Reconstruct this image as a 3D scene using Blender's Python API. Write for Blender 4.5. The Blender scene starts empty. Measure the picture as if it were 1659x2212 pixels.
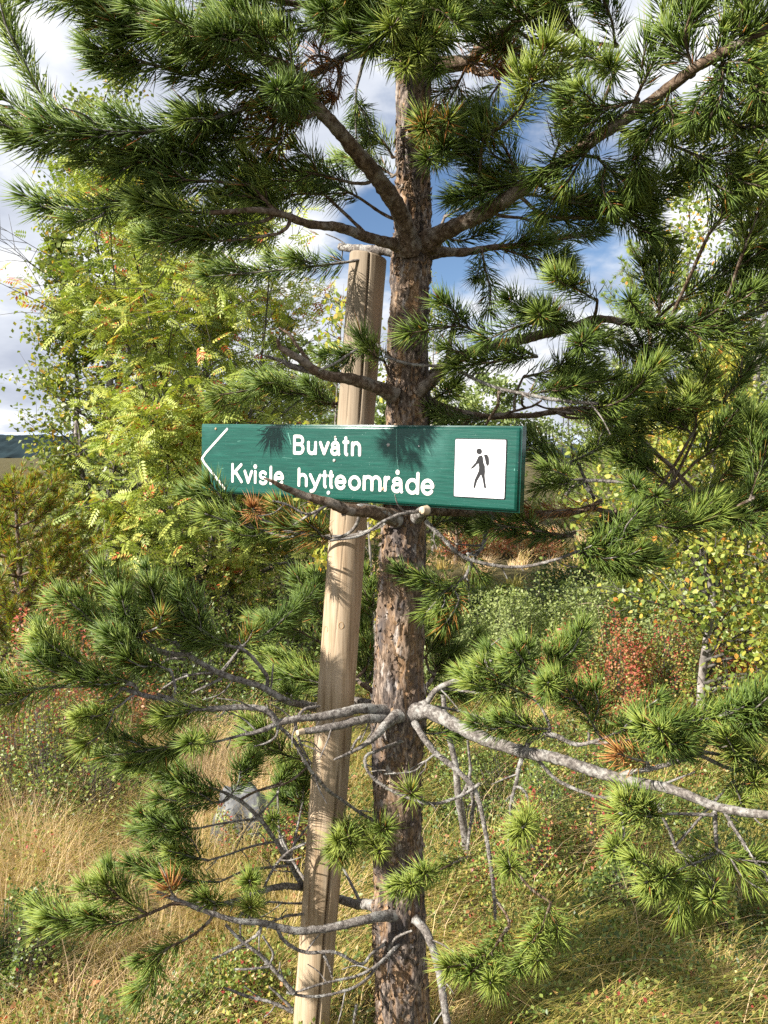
import bpy, math, random
import numpy as np
from mathutils import Vector
from mathutils.geometry import tessellate_polygon
random.seed(7)
RG = np.random.default_rng(11)
C = bpy.context.scene.collection
sc = bpy.context.scene
# ---------------------------------------------------------------- camera, sky, sun, exposure
EYE = 1.6; F = 1770.0; W2, H2 = 829.5, 1106.0; HOR = 985.0
PIT = math.atan((H2 - HOR) / F)
FW = np.array([0, math.cos(PIT), -math.sin(PIT)]); UPV = np.array([0, math.sin(PIT), math.cos(PIT)]); RT = np.array([1.0, 0, 0])
cam = bpy.data.cameras.new('camera'); co = bpy.data.objects.new('camera', cam); C.objects.link(co)
co.location = (0, 0, EYE); co.rotation_euler = (math.pi / 2 - PIT, 0, 0)
cam.sensor_fit = 'VERTICAL'; cam.sensor_height = 24; cam.lens = 24 * F / 2212
cam.clip_start = 0.05; cam.clip_end = 9000
sc.camera = co
SUN_AZ = math.radians(63); SUN_EL = math.radians(31)      # azimuth measured from "behind the camera" towards the left
SD = np.array([-math.sin(SUN_AZ) * math.cos(SUN_EL), -math.cos(SUN_AZ) * math.cos(SUN_EL), math.sin(SUN_EL)])
sun = bpy.data.lights.new('sun', 'SUN'); sun.energy = 5.0; sun.angle = math.radians(0.5); sun.color = (1, .945, .86)
so = bpy.data.objects.new('sun', sun); C.objects.link(so); so.rotation_euler = Vector(SD).to_track_quat('Z', 'Y').to_euler()
so.location = (-5, -3, 8)
world = bpy.data.worlds.new('World'); sc.world = world; world.use_nodes = True
nt = world.node_tree; nt.nodes.clear()
def N(t, ty, **kw):
    n = t.nodes.new(ty)
    for k, v in kw.items(): setattr(n, k, v)
    return n
def build_world():
    L = nt.links.new
    out = N(nt, 'ShaderNodeOutputWorld')
    sky = N(nt, 'ShaderNodeTexSky', sky_type='NISHITA'); sky.sun_disc = False
    sky.sun_elevation = SUN_EL; sky.sun_rotation = math.atan2(SD[0], SD[1])
    b1 = N(nt, 'ShaderNodeBackground'); b1.inputs[1].default_value = 0.06; sky.altitude = 1500; sky.dust_density = .2; sky.ozone_density = 3.0; L(sky.outputs[0], b1.inputs[0])
    tc = N(nt, 'ShaderNodeTexCoord')
    # clouds thrown on a flat layer overhead: direction / (z + k)
    sep = N(nt, 'ShaderNodeSeparateXYZ'); L(tc.outputs['Generated'], sep.inputs[0])
    z = N(nt, 'ShaderNodeMath', operation='MAXIMUM'); L(sep.outputs[2], z.inputs[0]); z.inputs[1].default_value = 0
    z2 = N(nt, 'ShaderNodeMath', operation='ADD'); L(z.outputs[0], z2.inputs[0]); z2.inputs[1].default_value = .32
    dv = N(nt, 'ShaderNodeVectorMath', operation='DIVIDE'); L(tc.outputs['Generated'], dv.inputs[0])
    cb = N(nt, 'ShaderNodeCombineXYZ')
    for i in range(3): L(z2.outputs[0], cb.inputs[i])
    L(cb.outputs[0], dv.inputs[1])
    n1 = N(nt, 'ShaderNodeTexNoise'); n1.inputs['Scale'].default_value = 1.5; n1.inputs['Detail'].default_value = 9; n1.inputs['Roughness'].default_value = .55
    L(dv.outputs[0], n1.inputs['Vector'])
    # a break in the cloud to the right of the pine
    d0 = (P0(1150, 330) / np.linalg.norm(P0(1150, 330)))
    dot = N(nt, 'ShaderNodeVectorMath', operation='DOT_PRODUCT'); nrm = N(nt, 'ShaderNodeVectorMath', operation='NORMALIZE')
    L(tc.outputs['Generated'], nrm.inputs[0]); L(nrm.outputs[0], dot.inputs[0]); dot.inputs[1].default_value = tuple(d0)
    mr = N(nt, 'ShaderNodeMapRange', interpolation_type='SMOOTHSTEP'); L(dot.outputs['Value'], mr.inputs[0])
    mr.inputs[1].default_value = .955; mr.inputs[2].default_value = 1.0; mr.inputs[3].default_value = .16; mr.inputs[4].default_value = -.04
    ad = N(nt, 'ShaderNodeMath', operation='ADD'); L(n1.outputs[0], ad.inputs[0]); L(mr.outputs[0], ad.inputs[1])
    mk = N(nt, 'ShaderNodeMapRange', interpolation_type='SMOOTHSTEP'); L(ad.outputs[0], mk.inputs[0])
    mk.inputs[1].default_value = .42; mk.inputs[2].default_value = .54
    n2 = N(nt, 'ShaderNodeTexNoise'); n2.inputs['Scale'].default_value = 2.6; n2.inputs['Detail'].default_value = 8; n2.inputs['Roughness'].default_value = .5
    mp = N(nt, 'ShaderNodeVectorMath', operation='ADD'); L(dv.outputs[0], mp.inputs[0]); mp.inputs[1].default_value = (3.3, 1.9, .4); L(mp.outputs[0], n2.inputs['Vector'])
    cr = N(nt, 'ShaderNodeValToRGB'); L(n2.outputs[0], cr.inputs[0]); e = cr.color_ramp.elements
    e[0].position = .34; e[0].color = (.46, .50, .60, 1); e[1].position = .58; e[1].color = (1.0, 1.0, 1.0, 1)
    m = e.new(.5); m.color = (.68, .72, .80, 1)
    b2 = N(nt, 'ShaderNodeBackground'); b2.inputs[1].default_value = .53; L(cr.outputs[0], b2.inputs[0])
    mx = N(nt, 'ShaderNodeMixShader'); L(mk.outputs[0], mx.inputs[0]); L(b1.outputs[0], mx.inputs[1]); L(b2.outputs[0], mx.inputs[2])
    L(mx.outputs[0], out.inputs[0])
def P0(px, py): return FW * F + RT * (px - W2) + UPV * (H2 - py)
def P(px, py, Y):
    d = P0(px, py); return np.array([0, 0, EYE]) + d * (Y / d[1])
def DEP(p): return float(np.dot(np.asarray(p) - np.array([0, 0, EYE]), FW))
build_world()
sc.view_settings.view_transform = 'Standard'; sc.view_settings.look = 'None'; sc.view_settings.gamma = 1
sc.view_settings.use_curve_mapping = False; sc.view_settings.exposure = 1.2
sc.cycles.max_bounces = 5; sc.cycles.diffuse_bounces = 3; sc.cycles.glossy_bounces = 2; sc.cycles.transmission_bounces = 3
sc.cycles.transparent_max_bounces = 4
sc.cycles.use_adaptive_sampling = True
sc.cycles.use_denoising = False
# ---------------------------------------------------------------- helpers
def vnoise(p, seed=0):
    p = np.asarray(p, float); i = np.floor(p).astype(np.int64); f = p - i; f = f * f * (3 - 2 * f)
    def h(a, b, c):
        n = (a * 374761393 + b * 668265263 + c * 2147483647 + seed * 144665) & 0xffffffff
        n = ((n ^ (n >> 13)) * 1274126177) & 0xffffffff
        n = ((n ^ (n >> 16)) * 2246822519) & 0xffffffff
        return ((n ^ (n >> 15)) & 0xffff) / 65535.0
    r = 0
    for a in (0, 1):
        for b in (0, 1):
            for c in (0, 1):
                w = (f[..., 0] if a else 1 - f[..., 0]) * (f[..., 1] if b else 1 - f[..., 1]) * (f[..., 2] if c else 1 - f[..., 2])
                r = r + w * h(i[..., 0] + a, i[..., 1] + b, i[..., 2] + c)
    return r
def fbm(p, seed=0, o=3):
    r = 0; a = .5; t = 0; p = np.asarray(p, float)
    for k in range(o): r = r + a * vnoise(p * 2 ** k + 17.3 * k, seed + k); t += a; a *= .5
    return r / t
def sstep(x, a, b):
    t = np.clip((x - a) / (b - a), 0, 1); return t * t * (3 - 2 * t)
class MB:
    def __init__(s): s.V = []; s.F3 = []; s.F4 = []; s.v3 = []; s.v4 = []; s.n = 0
    def add(s, V, F, var=None):
        V = np.asarray(V, float).reshape(-1, 3); F = np.asarray(F, int)
        if len(F) == 0: return
        if var is None: var = np.zeros(len(F))
        var = np.broadcast_to(np.asarray(var, float), (len(F),))
        s.V.append(V); (s.F3 if F.shape[1] == 3 else s.F4).append(F + s.n); (s.v3 if F.shape[1] == 3 else s.v4).append(var); s.n += len(V)
    def mesh(s, name, mat, smooth=False, off=(0, 0, 0), pvar=None):
        me = bpy.data.meshes.new(name)
        V = np.concatenate(s.V) - np.asarray(off)
        F3 = np.concatenate(s.F3) if s.F3 else np.zeros((0, 3), int); F4 = np.concatenate(s.F4) if s.F4 else np.zeros((0, 4), int)
        var = np.concatenate(s.v3 + s.v4)
        me.vertices.add(len(V)); me.vertices.foreach_set('co', V.astype(np.float32).ravel())
        li = np.concatenate([F3.ravel(), F4.ravel()]).astype(np.int32)
        me.loops.add(len(li)); me.loops.foreach_set('vertex_index', li)
        tot = np.concatenate([np.full(len(F3), 3), np.full(len(F4), 4)]).astype(np.int32)
        st = np.concatenate([[0], np.cumsum(tot)[:-1]]).astype(np.int32)
        me.polygons.add(len(tot)); me.polygons.foreach_set('loop_start', st); me.polygons.foreach_set('loop_total', tot)
        if smooth: me.polygons.foreach_set('use_smooth', np.ones(len(tot), bool))
        at = me.attributes.new('var', 'FLOAT', 'FACE'); at.data.foreach_set('value', var.astype(np.float32))
        if pvar is not None:
            at = me.attributes.new('pv', 'FLOAT', 'POINT'); at.data.foreach_set('value', np.asarray(pvar, np.float32))
        me.materials.append(mat); me.update(); me.validate()
        return me
    def obj(s, name, mat, parent=None, smooth=False, loc=None, pvar=None):
        pl = world_loc(parent)
        o = bpy.data.objects.new(name, s.mesh(name, mat, smooth, pl if loc is None else loc, pvar)); C.objects.link(o)
        if parent is not None: o.parent = parent
        if loc is not None: o.location = np.asarray(loc) - pl
        return o
def world_loc(o):
    p = np.zeros(3)
    while o is not None: p = p + np.array(o.location); o = o.parent
    return p
def tag(o, label=None, cat=None, group=None, kind=None):
    if label: o['label'] = label
    if cat: o['category'] = cat
    if group: o['group'] = group
    if kind: o['kind'] = kind
    return o
def thing(name, loc, label, cat, group=None):
    o = bpy.data.objects.new(name, None); C.objects.link(o); o.location = loc; o.empty_display_size = .1
    return tag(o, label, cat, group)
def smoothpath(pts, k=6):
    p = np.asarray(pts, float)
    if len(p) < 3: t = np.linspace(0, 1, k + 1)[:, None]; return p[0] * (1 - t) + p[-1] * t
    q = np.vstack([2 * p[0] - p[1], p, 2 * p[-1] - p[-2]]); out = []
    for i in range(1, len(q) - 2):
        t = np.linspace(0, 1, k, endpoint=False)[:, None]
        a, b, c, d = q[i - 1], q[i], q[i + 1], q[i + 2]
        out.append(.5 * (2 * b + (c - a) * t + (2 * a - 5 * b + 4 * c - d) * t ** 2 + (3 * b - a - 3 * c + d) * t ** 3))
    out.append(p[-1:]); return np.vstack(out)
def frames(path):
    T = np.gradient(path, axis=0); T /= np.linalg.norm(T, axis=1)[:, None] + 1e-9
    ref = np.array([0, 0, 1.0]) if abs(T[0][2]) < .8 else np.array([0, 1.0, 0])
    Nn = np.zeros_like(T); n = ref - T[0] * T[0].dot(ref)
    for i in range(len(T)):
        n = n - T[i] * T[i].dot(n); n /= np.linalg.norm(n) + 1e-9; Nn[i] = n
    return T, Nn, np.cross(T, Nn)
def tube(mb, path, rad, sides=8, bump=0.0, seed=0, cap=True, var=0, bf=60.):
    path = np.asarray(path, float); n = len(path); rad = np.broadcast_to(rad, (n,)).astype(float)
    T, A, B = frames(path); th = np.linspace(0, 2 * math.pi, sides, endpoint=False)
    dirs = A[:, None] * np.cos(th)[None, :, None] + B[:, None] * np.sin(th)[None, :, None]
    r = np.repeat(rad[:, None], sides, 1)
    if bump:
        q = path[:, None] + dirs * r[..., None]
        r = r * (1 + bump * (fbm(q * bf, seed, 2) - .45))
    V = path[:, None] + dirs * r[..., None]
    i, j = np.meshgrid(np.arange(n - 1), np.arange(sides), indexing='ij'); j2 = (j + 1) % sides
    Fq = np.stack([i * sides + j, i * sides + j2, (i + 1) * sides + j2, (i + 1) * sides + j], -1).reshape(-1, 4)
    V = V.reshape(-1, 3); base = mb.n
    mb.add(V, Fq, var)
    if cap:
        j = np.arange(sides); j2 = (j + 1) % sides
        for row, c, fl in ((0, path[0], 1), (n - 1, path[-1] + T[-1] * rad[-1] * .6, 0)):
            VV = np.vstack([V[row * sides:(row + 1) * sides], c]); t = np.stack([j, j2, np.full(sides, sides)], 1)
            mb.add(VV, t[:, ::-1] if fl else t, var)
def unit(v): v = np.asarray(v, float); return v / (np.linalg.norm(v, axis=-1, keepdims=True) + 1e-9)
def leaves(mb, pos, ax, nor, L, Wd, var, fold=.25, bend=.0):
    """rhombic folded leaves: pos = base, ax = axis, nor = rough normal"""
    ax = unit(ax); side = unit(np.cross(ax, nor)); up = np.cross(side, ax); L = np.broadcast_to(L, (len(pos),))[:, None]; Wd = np.broadcast_to(Wd, (len(pos),))[:, None]
    mid = pos + ax * L * .45
    V = np.stack([pos, mid + side * Wd / 2 + up * Wd * fold, pos + ax * L + up * L * bend, mid - side * Wd / 2 + up * Wd * fold], 1).reshape(-1, 3)
    k = np.arange(len(pos))[:, None] * 4
    F3 = np.concatenate([k + [0, 2, 1], k + [0, 3, 2]]); mb.add(V, F3, np.concatenate([var, var]))
# ---------------------------------------------------------------- materials
def mat_base(name):
    m = bpy.data.materials.new(name); m.use_nodes = True; t = m.node_tree; t.nodes.clear(); return m, t
def ramp(t, fac, stops, interp='LINEAR'):
    r = N(t, 'ShaderNodeValToRGB'); e = r.color_ramp.elements; r.color_ramp.interpolation = interp
    e[0].position = stops[0][0]; e[0].color = (*stops[0][1], 1); e[1].position = stops[-1][0]; e[1].color = (*stops[-1][1], 1)
    for p, c in stops[1:-1]: q = e.new(p); q.color = (*c, 1)
    t.links.new(fac, r.inputs[0]); return r.outputs[0]
def noise_node(t, scale, detail=4, vscale=None, rough=.55, coord='Object'):
    tc = N(t, 'ShaderNodeTexCoord'); v = tc.outputs[coord]
    if vscale: m = N(t, 'ShaderNodeMapping'); t.links.new(v, m.inputs[0]); m.inputs['Scale'].default_value = vscale; v = m.outputs[0]
    n = N(t, 'ShaderNodeTexNoise'); n.inputs['Scale'].default_value = scale; n.inputs['Detail'].default_value = detail; n.inputs['Roughness'].default_value = rough
    t.links.new(v, n.inputs['Vector']); return n.outputs[0]
def mixc(t, fac, a, b, mode='MIX'):
    m = N(t, 'ShaderNodeMix', data_type='RGBA', blend_type=mode)
    for s, v in ((m.inputs[0], fac), (m.inputs[6], a), (m.inputs[7], b)):
        if isinstance(v, (int, float)): s.default_value = v
        elif isinstance(v, tuple): s.default_value = (*v, 1)
        else: t.links.new(v, s)
    return m.outputs[2]
def finish(t, col, rough=.6, spec=.4, bump=None, bstr=.4, bdist=.003, trans=0., tcol=None, rnode=None):
    p = N(t, 'ShaderNodeBsdfPrincipled'); out = N(t, 'ShaderNodeOutputMaterial')
    if isinstance(col, tuple): p.inputs['Base Color'].default_value = (*col, 1)
    else: t.links.new(col, p.inputs['Base Color'])
    p.inputs['Roughness'].default_value = rough; p.inputs['Specular IOR Level'].default_value = spec
    if rnode is not None: t.links.new(rnode, p.inputs['Roughness'])
    if bump is not None:
        b = N(t, 'ShaderNodeBump'); b.inputs['Strength'].default_value = bstr; b.inputs['Distance'].default_value = bdist
        t.links.new(bump, b.inputs['Height']); t.links.new(b.outputs[0], p.inputs['Normal'])
    s = p.outputs[0]
    if trans:
        tr = N(t, 'ShaderNodeBsdfTranslucent'); mx = N(t, 'ShaderNodeMixShader'); mx.inputs[0].default_value = trans
        if tcol is None: tcol = col
        if isinstance(tcol, tuple): tr.inputs[0].default_value = (*tcol, 1)
        else: t.links.new(tcol, tr.inputs[0])
        t.links.new(s, mx.inputs[1]); t.links.new(tr.outputs[0], mx.inputs[2]); s = mx.outputs[0]
    t.links.new(s, out.inputs[0])
def leafmat(name, stops, rough=.42, spec=.45, trans=.3, tmul=(1.5, 1.6, .7)):
    m, t = mat_base(name); a = N(t, 'ShaderNodeAttribute', attribute_name='var')
    c = ramp(t, a.outputs['Fac'], stops); tc = mixc(t, 1.0, c, tmul, 'MULTIPLY')
    finish(t, c, rough, spec, trans=trans, tcol=tc); return m
M = {}
M['needle'] = leafmat('pine_needles', [(0, (.055, .10, .022)), (.35, (.12, .19, .034)), (.75, (.225, .30, .052)), (.93, (.34, .39, .075)), (.945, (.42, .25, .04)), (.975, (.40, .16, .04)), (1, (.33, .12, .04))], .45, .38, .30, (1.5, 1.6, .6))
M['deadneedle'] = leafmat('dead_needles', [(0, (.22, .085, .03)), (.5, (.42, .17, .05)), (1, (.50, .30, .08))], .45, .4, .15, (1.3, 1, .7))
M['rowan'] = leafmat('rowan_leaves', [(0, (.06, .10, .02)), (.4, (.18, .24, .045)), (.8, (.38, .43, .09)), (.97, (.50, .46, .10)), (1, (.5, .12, .04))], .5, .4, .24)
M['birch'] = leafmat('birch_leaves', [(0, (.05, .08, .02)), (.45, (.13, .17, .04)), (.8, (.28, .31, .07)), (.92, (.45, .38, .07)), (1, (.52, .28, .06))], .42, .5, .32)
M['birchy'] = leafmat('yellow_birch_leaves', [(0, (.05, .09, .02)), (.35, (.14, .20, .04)), (.65, (.29, .33, .06)), (.9, (.50, .43, .08)), (1, (.60, .22, .05))], .42, .5, .36)
M['willow'] = leafmat('willow_leaves', [(0, (.06, .09, .03)), (.5, (.17, .22, .07)), (1, (.36, .40, .15))], .5, .4, .3)
M['bilberry'] = leafmat('bilberry_leaves', [(0, (.03, .05, .015)), (.4, (.09, .14, .03)), (.72, (.24, .29, .06)), (.86, (.40, .34, .09)), (.95, (.34, .10, .055)), (1, (.30, .05, .04))], .45, .45, .28)
M['redberry'] = leafmat('reddened_bilberry_leaves', [(0, (.07, .10, .03)), (.3, (.26, .22, .06)), (.55, (.42, .18, .08)), (.8, (.42, .10, .07)), (1, (.30, .05, .04))], .5, .4, .3)
M['grass'] = leafmat('grass_blades', [(0, (.05, .09, .018)), (.25, (.17, .20, .035)), (.5, (.37, .31, .07)), (.75, (.58, .43, .16)), (1, (.64, .46, .27))], .5, .4, .25, (1.2, 1.2, .8))
M['litter'] = leafmat('fallen_leaves', [(0, (.35, .14, .06)), (.6, (.50, .27, .14)), (1, (.55, .42, .12))], .55, .3, .2)
def bark_mat(name, lo, mid, hi, lichen=(.45, .44, .40), scale=60, lf=.5):
    m, t = mat_base(name); a = noise_node(t, scale, 6, None, .65); b = noise_node(t, scale * .25, 4)
    c = ramp(t, a, [(.3, lo), (.5, mid), (.68, hi)]); f = ramp(t, b, [(.5 - .0, (0, 0, 0)), (.62, (lf, lf, lf))])
    c = mixc(t, f, c, lichen); finish(t, c, .85, .2, bump=noise_node(t, scale * 3, 5), bstr=.8, bdist=.003); return m
M['deadwood'] = bark_mat('grey_dead_bark', (.035, .03, .027), (.16, .14, .125), (.34, .31, .275), (.40, .39, .36), 130, .6)
M['livewood'] = bark_mat('brown_branch_bark', (.03, .02, .013), (.12, .08, .052), (.25, .185, .135), (.34, .31, .27), 100, .45)
M['birchbark'] = bark_mat('white_birch_bark', (.04, .035, .03), (.24, .21, .19), (.52, .49, .45), (.10, .09, .08), 22, .8)
M['darkstem'] = bark_mat('dark_stem_bark', (.03, .028, .025), (.07, .06, .05), (.13, .12, .10), (.16, .16, .15), 30, .4)
def trunk_mat():
    m, t = mat_base('pine_trunk_bark'); a = N(t, 'ShaderNodeAttribute', attribute_name='pv')
    n1 = noise_node(t, 16, 6, (1, 1, .3), .65); n2 = noise_node(t, 130, 6, (1, 1, .3), .7); n3 = noise_node(t, 5, 3, (1, 1, .6)); n4 = noise_node(t, 45, 5, (1, 1, .4), .6)
    inner = ramp(t, n2, [(.34, (.09, .05, .028)), (.5, (.27, .165, .09)), (.66, (.46, .32, .20))])
    outer = ramp(t, n2, [(.36, (.025, .02, .018)), (.5, (.12, .092, .075)), (.64, (.34, .27, .215))])
    c = mixc(t, ramp(t, a.outputs['Fac'], [(.25, (0, 0, 0)), (.7, (1, 1, 1))]), inner, outer)
    c = mixc(t, ramp(t, n1, [(.49, (0, 0, 0)), (.60, (.8, .8, .8))]), c, (.075, .066, .066))
    c = mixc(t, ramp(t, n3, [(.5, (0, 0, 0)), (.62, (.5, .5, .5))]), c, mixc(t, .35, c, (.50, .29, .12)))
    c = mixc(t, ramp(t, n4, [(.60, (0, 0, 0)), (.68, (.7, .7, .7))]), c, (.50, .45, .41))
    finish(t, c, .85, .2, bump=n2, bstr=.9, bdist=.004); return m
M['trunk'] = trunk_mat()
def post_mat():
    m, t = mat_base('weathered_post_wood')
    g = noise_node(t, 9, 5, (9, 9, .35), .6); g2 = noise_node(t, 60, 4, (10, 10, .25), .6); w = noise_node(t, 3, 3, (1.5, 1.5, .5))
    c = ramp(t, g, [(.32, (.22, .15, .088)), (.47, (.385, .29, .19)), (.62, (.47, .37, .26))])
    c = mixc(t, ramp(t, g2, [(.45, (0, 0, 0)), (.75, (.6, .6, .6))]), c, (.30, .20, .12)); c = mixc(t, ramp(t, w, [(.5, (0, 0, 0)), (.68, (.45, .45, .45))]), c, (.27, .22, .17))
    tc = N(t, 'ShaderNodeTexCoord'); s = N(t, 'ShaderNodeSeparateXYZ'); t.links.new(tc.outputs['Object'], s.inputs[0])
    mr = N(t, 'ShaderNodeMapRange'); t.links.new(s.outputs[2], mr.inputs[0]); mr.inputs[1].default_value = 1.35; mr.inputs[2].default_value = 1.9; mr.inputs[4].default_value = .75
    c = mixc(t, mr.outputs[0], c, mixc(t, g2, (.16, .13, .095), (.31, .255, .19)))
    finish(t, c, .75, .2, bump=g2, bstr=.35, bdist=.002); return m
M['post'] = post_mat()
def sign_mat():
    m, t = mat_base('green_sign_paint'); g = noise_node(t, 14, 6, (1, 1, 14), .65); sp = noise_node(t, 420, 2); b = noise_node(t, 6, 4)
    c = ramp(t, g, [(.3, (.002, .048, .035)), (.7, (.007, .086, .062))])
    c = mixc(t, ramp(t, sp, [(.735, (0, 0, 0)), (.76, (.6, .6, .6))]), c, (.45, .6, .55))
    c = mixc(t, ramp(t, b, [(.6, (0, 0, 0)), (.75, (.18, .18, .18))]), c, (.12, .30, .26))
    finish(t, c, .3, .5, bump=g, bstr=.25, bdist=.002); return m
M['sign'] = sign_mat()
def simple(name, col, rough=.5, spec=.4, var=.12, sc_=30, metal=0):
    m, t = mat_base(name); n = noise_node(t, sc_, 4); c = ramp(t, n, [(.3, tuple(x * (1 - var) for x in col)), (.7, tuple(min(1, x * (1 + var)) for x in col))])
    finish(t, c, rough, spec); return m
M['white'] = simple('white_letter_paint', (.70, .68, .63), .5, .3, .12); M['panel'] = simple('white_panel', (.72, .72, .73), .35, .4, .02); M['black'] = simple('black_print', (.012, .012, .014), .5, .3)
M['worn'] = simple('worn_pale_paint', (.10, .26, .21), .6, .3, .3, 400); M['steel'] = simple('screw_steel', (.42, .40, .37), .4, .6, .3, 300); M['plug'] = simple('wood_plug', (.45, .30, .18), .7, .2, .3, 300)
M['knot'] = simple('post_knot', (.36, .24, .13), .8, .2, .3, 200); M['crack'] = simple('post_crack', (.035, .022, .014), .9, .1)
M['berry'] = simple('rowan_berries', (.26, .03, .028), .5, .4, .3, 100); M['bud'] = simple('pine_bud', (.45, .26, .20), .7, .2, .3, 200)
M['cut'] = simple('cut_wood', (.52, .40, .28), .8, .2, .2, 120)
def ground_mat():
    m, t = mat_base('heath_soil'); a = noise_node(t, 2.2, 8, None, .65); b = noise_node(t, 30, 6, None, .7)
    c = ramp(t, a, [(.3, (.035, .035, .016)), (.5, (.09, .08, .032)), (.7, (.17, .13, .055))]); c = mixc(t, ramp(t, b, [(.4, (.0, .0, .0)), (.65, (.8, .8, .8))]), c, (.10, .08, .04))
    finish(t, c, .95, .1, bump=b, bstr=1, bdist=.04); return m
M['ground'] = ground_mat()
def rock_mat():
    m, t = mat_base('lichened_rock'); a = noise_node(t, 9, 8, None, .65); b = noise_node(t, 22, 5)
    c = ramp(t, a, [(.3, (.04, .04, .04)), (.5, (.12, .122, .125)), (.7, (.25, .255, .25))]); c = mixc(t, ramp(t, b, [(.55, (0, 0, 0)), (.62, (.7, .7, .7))]), c, (.30, .33, .20))
    finish(t, c, .9, .15, bump=a, bstr=.7, bdist=.02); return m
M['rock'] = rock_mat()
M['hill'] = simple('dark_spruce_hillside', (.018, .03, .035), .95, .05, .5, .04); M['fell'] = simple('haze_pale_mountain', (.33, .38, .47), .95, .05, .25, .004)  # distance haze put into the colours: hill bluish, mountain pale blue-grey
# ---------------------------------------------------------------- ground and far land
def gz(x, y):
    x = np.asarray(x, float); y = np.asarray(y, float); z = np.zeros(np.broadcast(x, y).shape)
    p = np.stack(np.broadcast_arrays(x, y, z), -1)
    return (fbm(p * .55, 5, 3) - .5) * .30 * sstep(y, 2.5, 7) + (fbm(p * 3.1, 9, 2) - .5) * .07 + (fbm(p * .05, 3, 2) - .5) * 1.6 * sstep(y, 25, 80)
def G(px, py):
    """ground point under a picture point (flat ground)"""
    d = P0(px, py); p = d * (EYE / -d[2]); return float(p[0]), float(p[1])
def build_ground():
    ys = np.concatenate([np.linspace(-12, 0, 14), np.linspace(.3, 10, 110), np.geomspace(10.3, 4000, 60)])
    mb = MB(); us = np.sign(np.linspace(-1, 1, 121)) * np.abs(np.linspace(-1, 1, 121)) ** 1.6
    hw = np.maximum(14, ys * 1.6)
    X = us[None, :] * hw[:, None]; Y = np.repeat(ys[:, None], 121, 1); Z = gz(X, Y)
    n, m = X.shape; i, j = np.meshgrid(np.arange(n - 1), np.arange(m - 1), indexing='ij')
    mb.add(np.stack([X, Y, Z], -1), np.stack([i * m + j, i * m + j + 1, (i + 1) * m + j + 1, (i + 1) * m + j], -1).reshape(-1, 4))
    o = mb.obj('ground', M['ground'], smooth=True); tag(o, kind='structure')
    for nm, mat, Y0, dep, h, seed, fq, sp in (('forested_hill', 'hill', 620, 260, 15.0, 3, .006, 3.0), ('distant_mountain', 'fell', 3200, 900, 118, 8, .0012, 0)):
        mb = MB(); xs = np.linspace(-Y0 * .9, Y0 * .9, 420); rows = 7
        t = np.linspace(0, 1, rows)[:, None]; prof = np.sin(t * math.pi) ** .7
        hh = h * (.55 + .9 * fbm(np.stack([xs * fq, xs * 0, xs * 0], -1), seed, 3)) * (1.15 - .35 * sstep(xs, -Y0 * .5, Y0 * .3))
        X = np.repeat(xs[None], rows, 0); Y = Y0 + t * dep + X * 0; Z = prof * hh[None] - 2 + (RG.random(X.shape) * sp if sp else 0)
        i, j = np.meshgrid(np.arange(rows - 1), np.arange(419), indexing='ij')
        mb.add(np.stack([X, Y, Z], -1), np.stack([i * 420 + j, i * 420 + j + 1, (i + 1) * 420 + j + 1, (i + 1) * 420 + j], -1).reshape(-1, 4))
        o = mb.obj(nm, M[mat], smooth=(sp == 0)); tag(o, kind='structure')
build_ground()
# ---------------------------------------------------------------- the pine
TRY = 1.99
TR = [(-330, 893, 62), (-150, 896, 68), (0, 897, 72), (110, 897, 75), (150, 897, 80), (200, 895, 72), (300, 892, 70), (420, 893, 72), (500, 893, 82), (545, 891, 90), (600, 888, 84), (700, 883, 86), (800, 882, 88), (850, 884, 98), (900, 879, 92), (1000, 876, 90), (1110, 873, 94), (1200, 868, 96), (1400, 863, 101), (1500, 862, 108), (1545, 862, 122), (1600, 860, 112), (1700, 860, 104), (1900, 861, 106), (1990, 862, 116), (2060, 864, 112), (2212, 871, 118), (2330, 878, 130), (2400, 880, 150)]
TRP = np.array([P(x, y, TRY) for y, x, w in TR]); TRR = np.array([w / 2 / F * DEP(P(x, y, TRY)) for y, x, w in TR])
def trunk_at(z):
    o = np.argsort(TRP[:, 2]); return np.array([np.interp(z, TRP[o, 2], TRP[o, 0]), np.interp(z, TRP[o, 2], TRP[o, 1]), z]), float(np.interp(z, TRP[o, 2], TRR[o]))
BASE = trunk_at(0.0)[0]
pine = thing('pine_tree', tuple(BASE), 'pine with flaky bark and long green needles, standing behind the green sign', 'pine tree')
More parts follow.
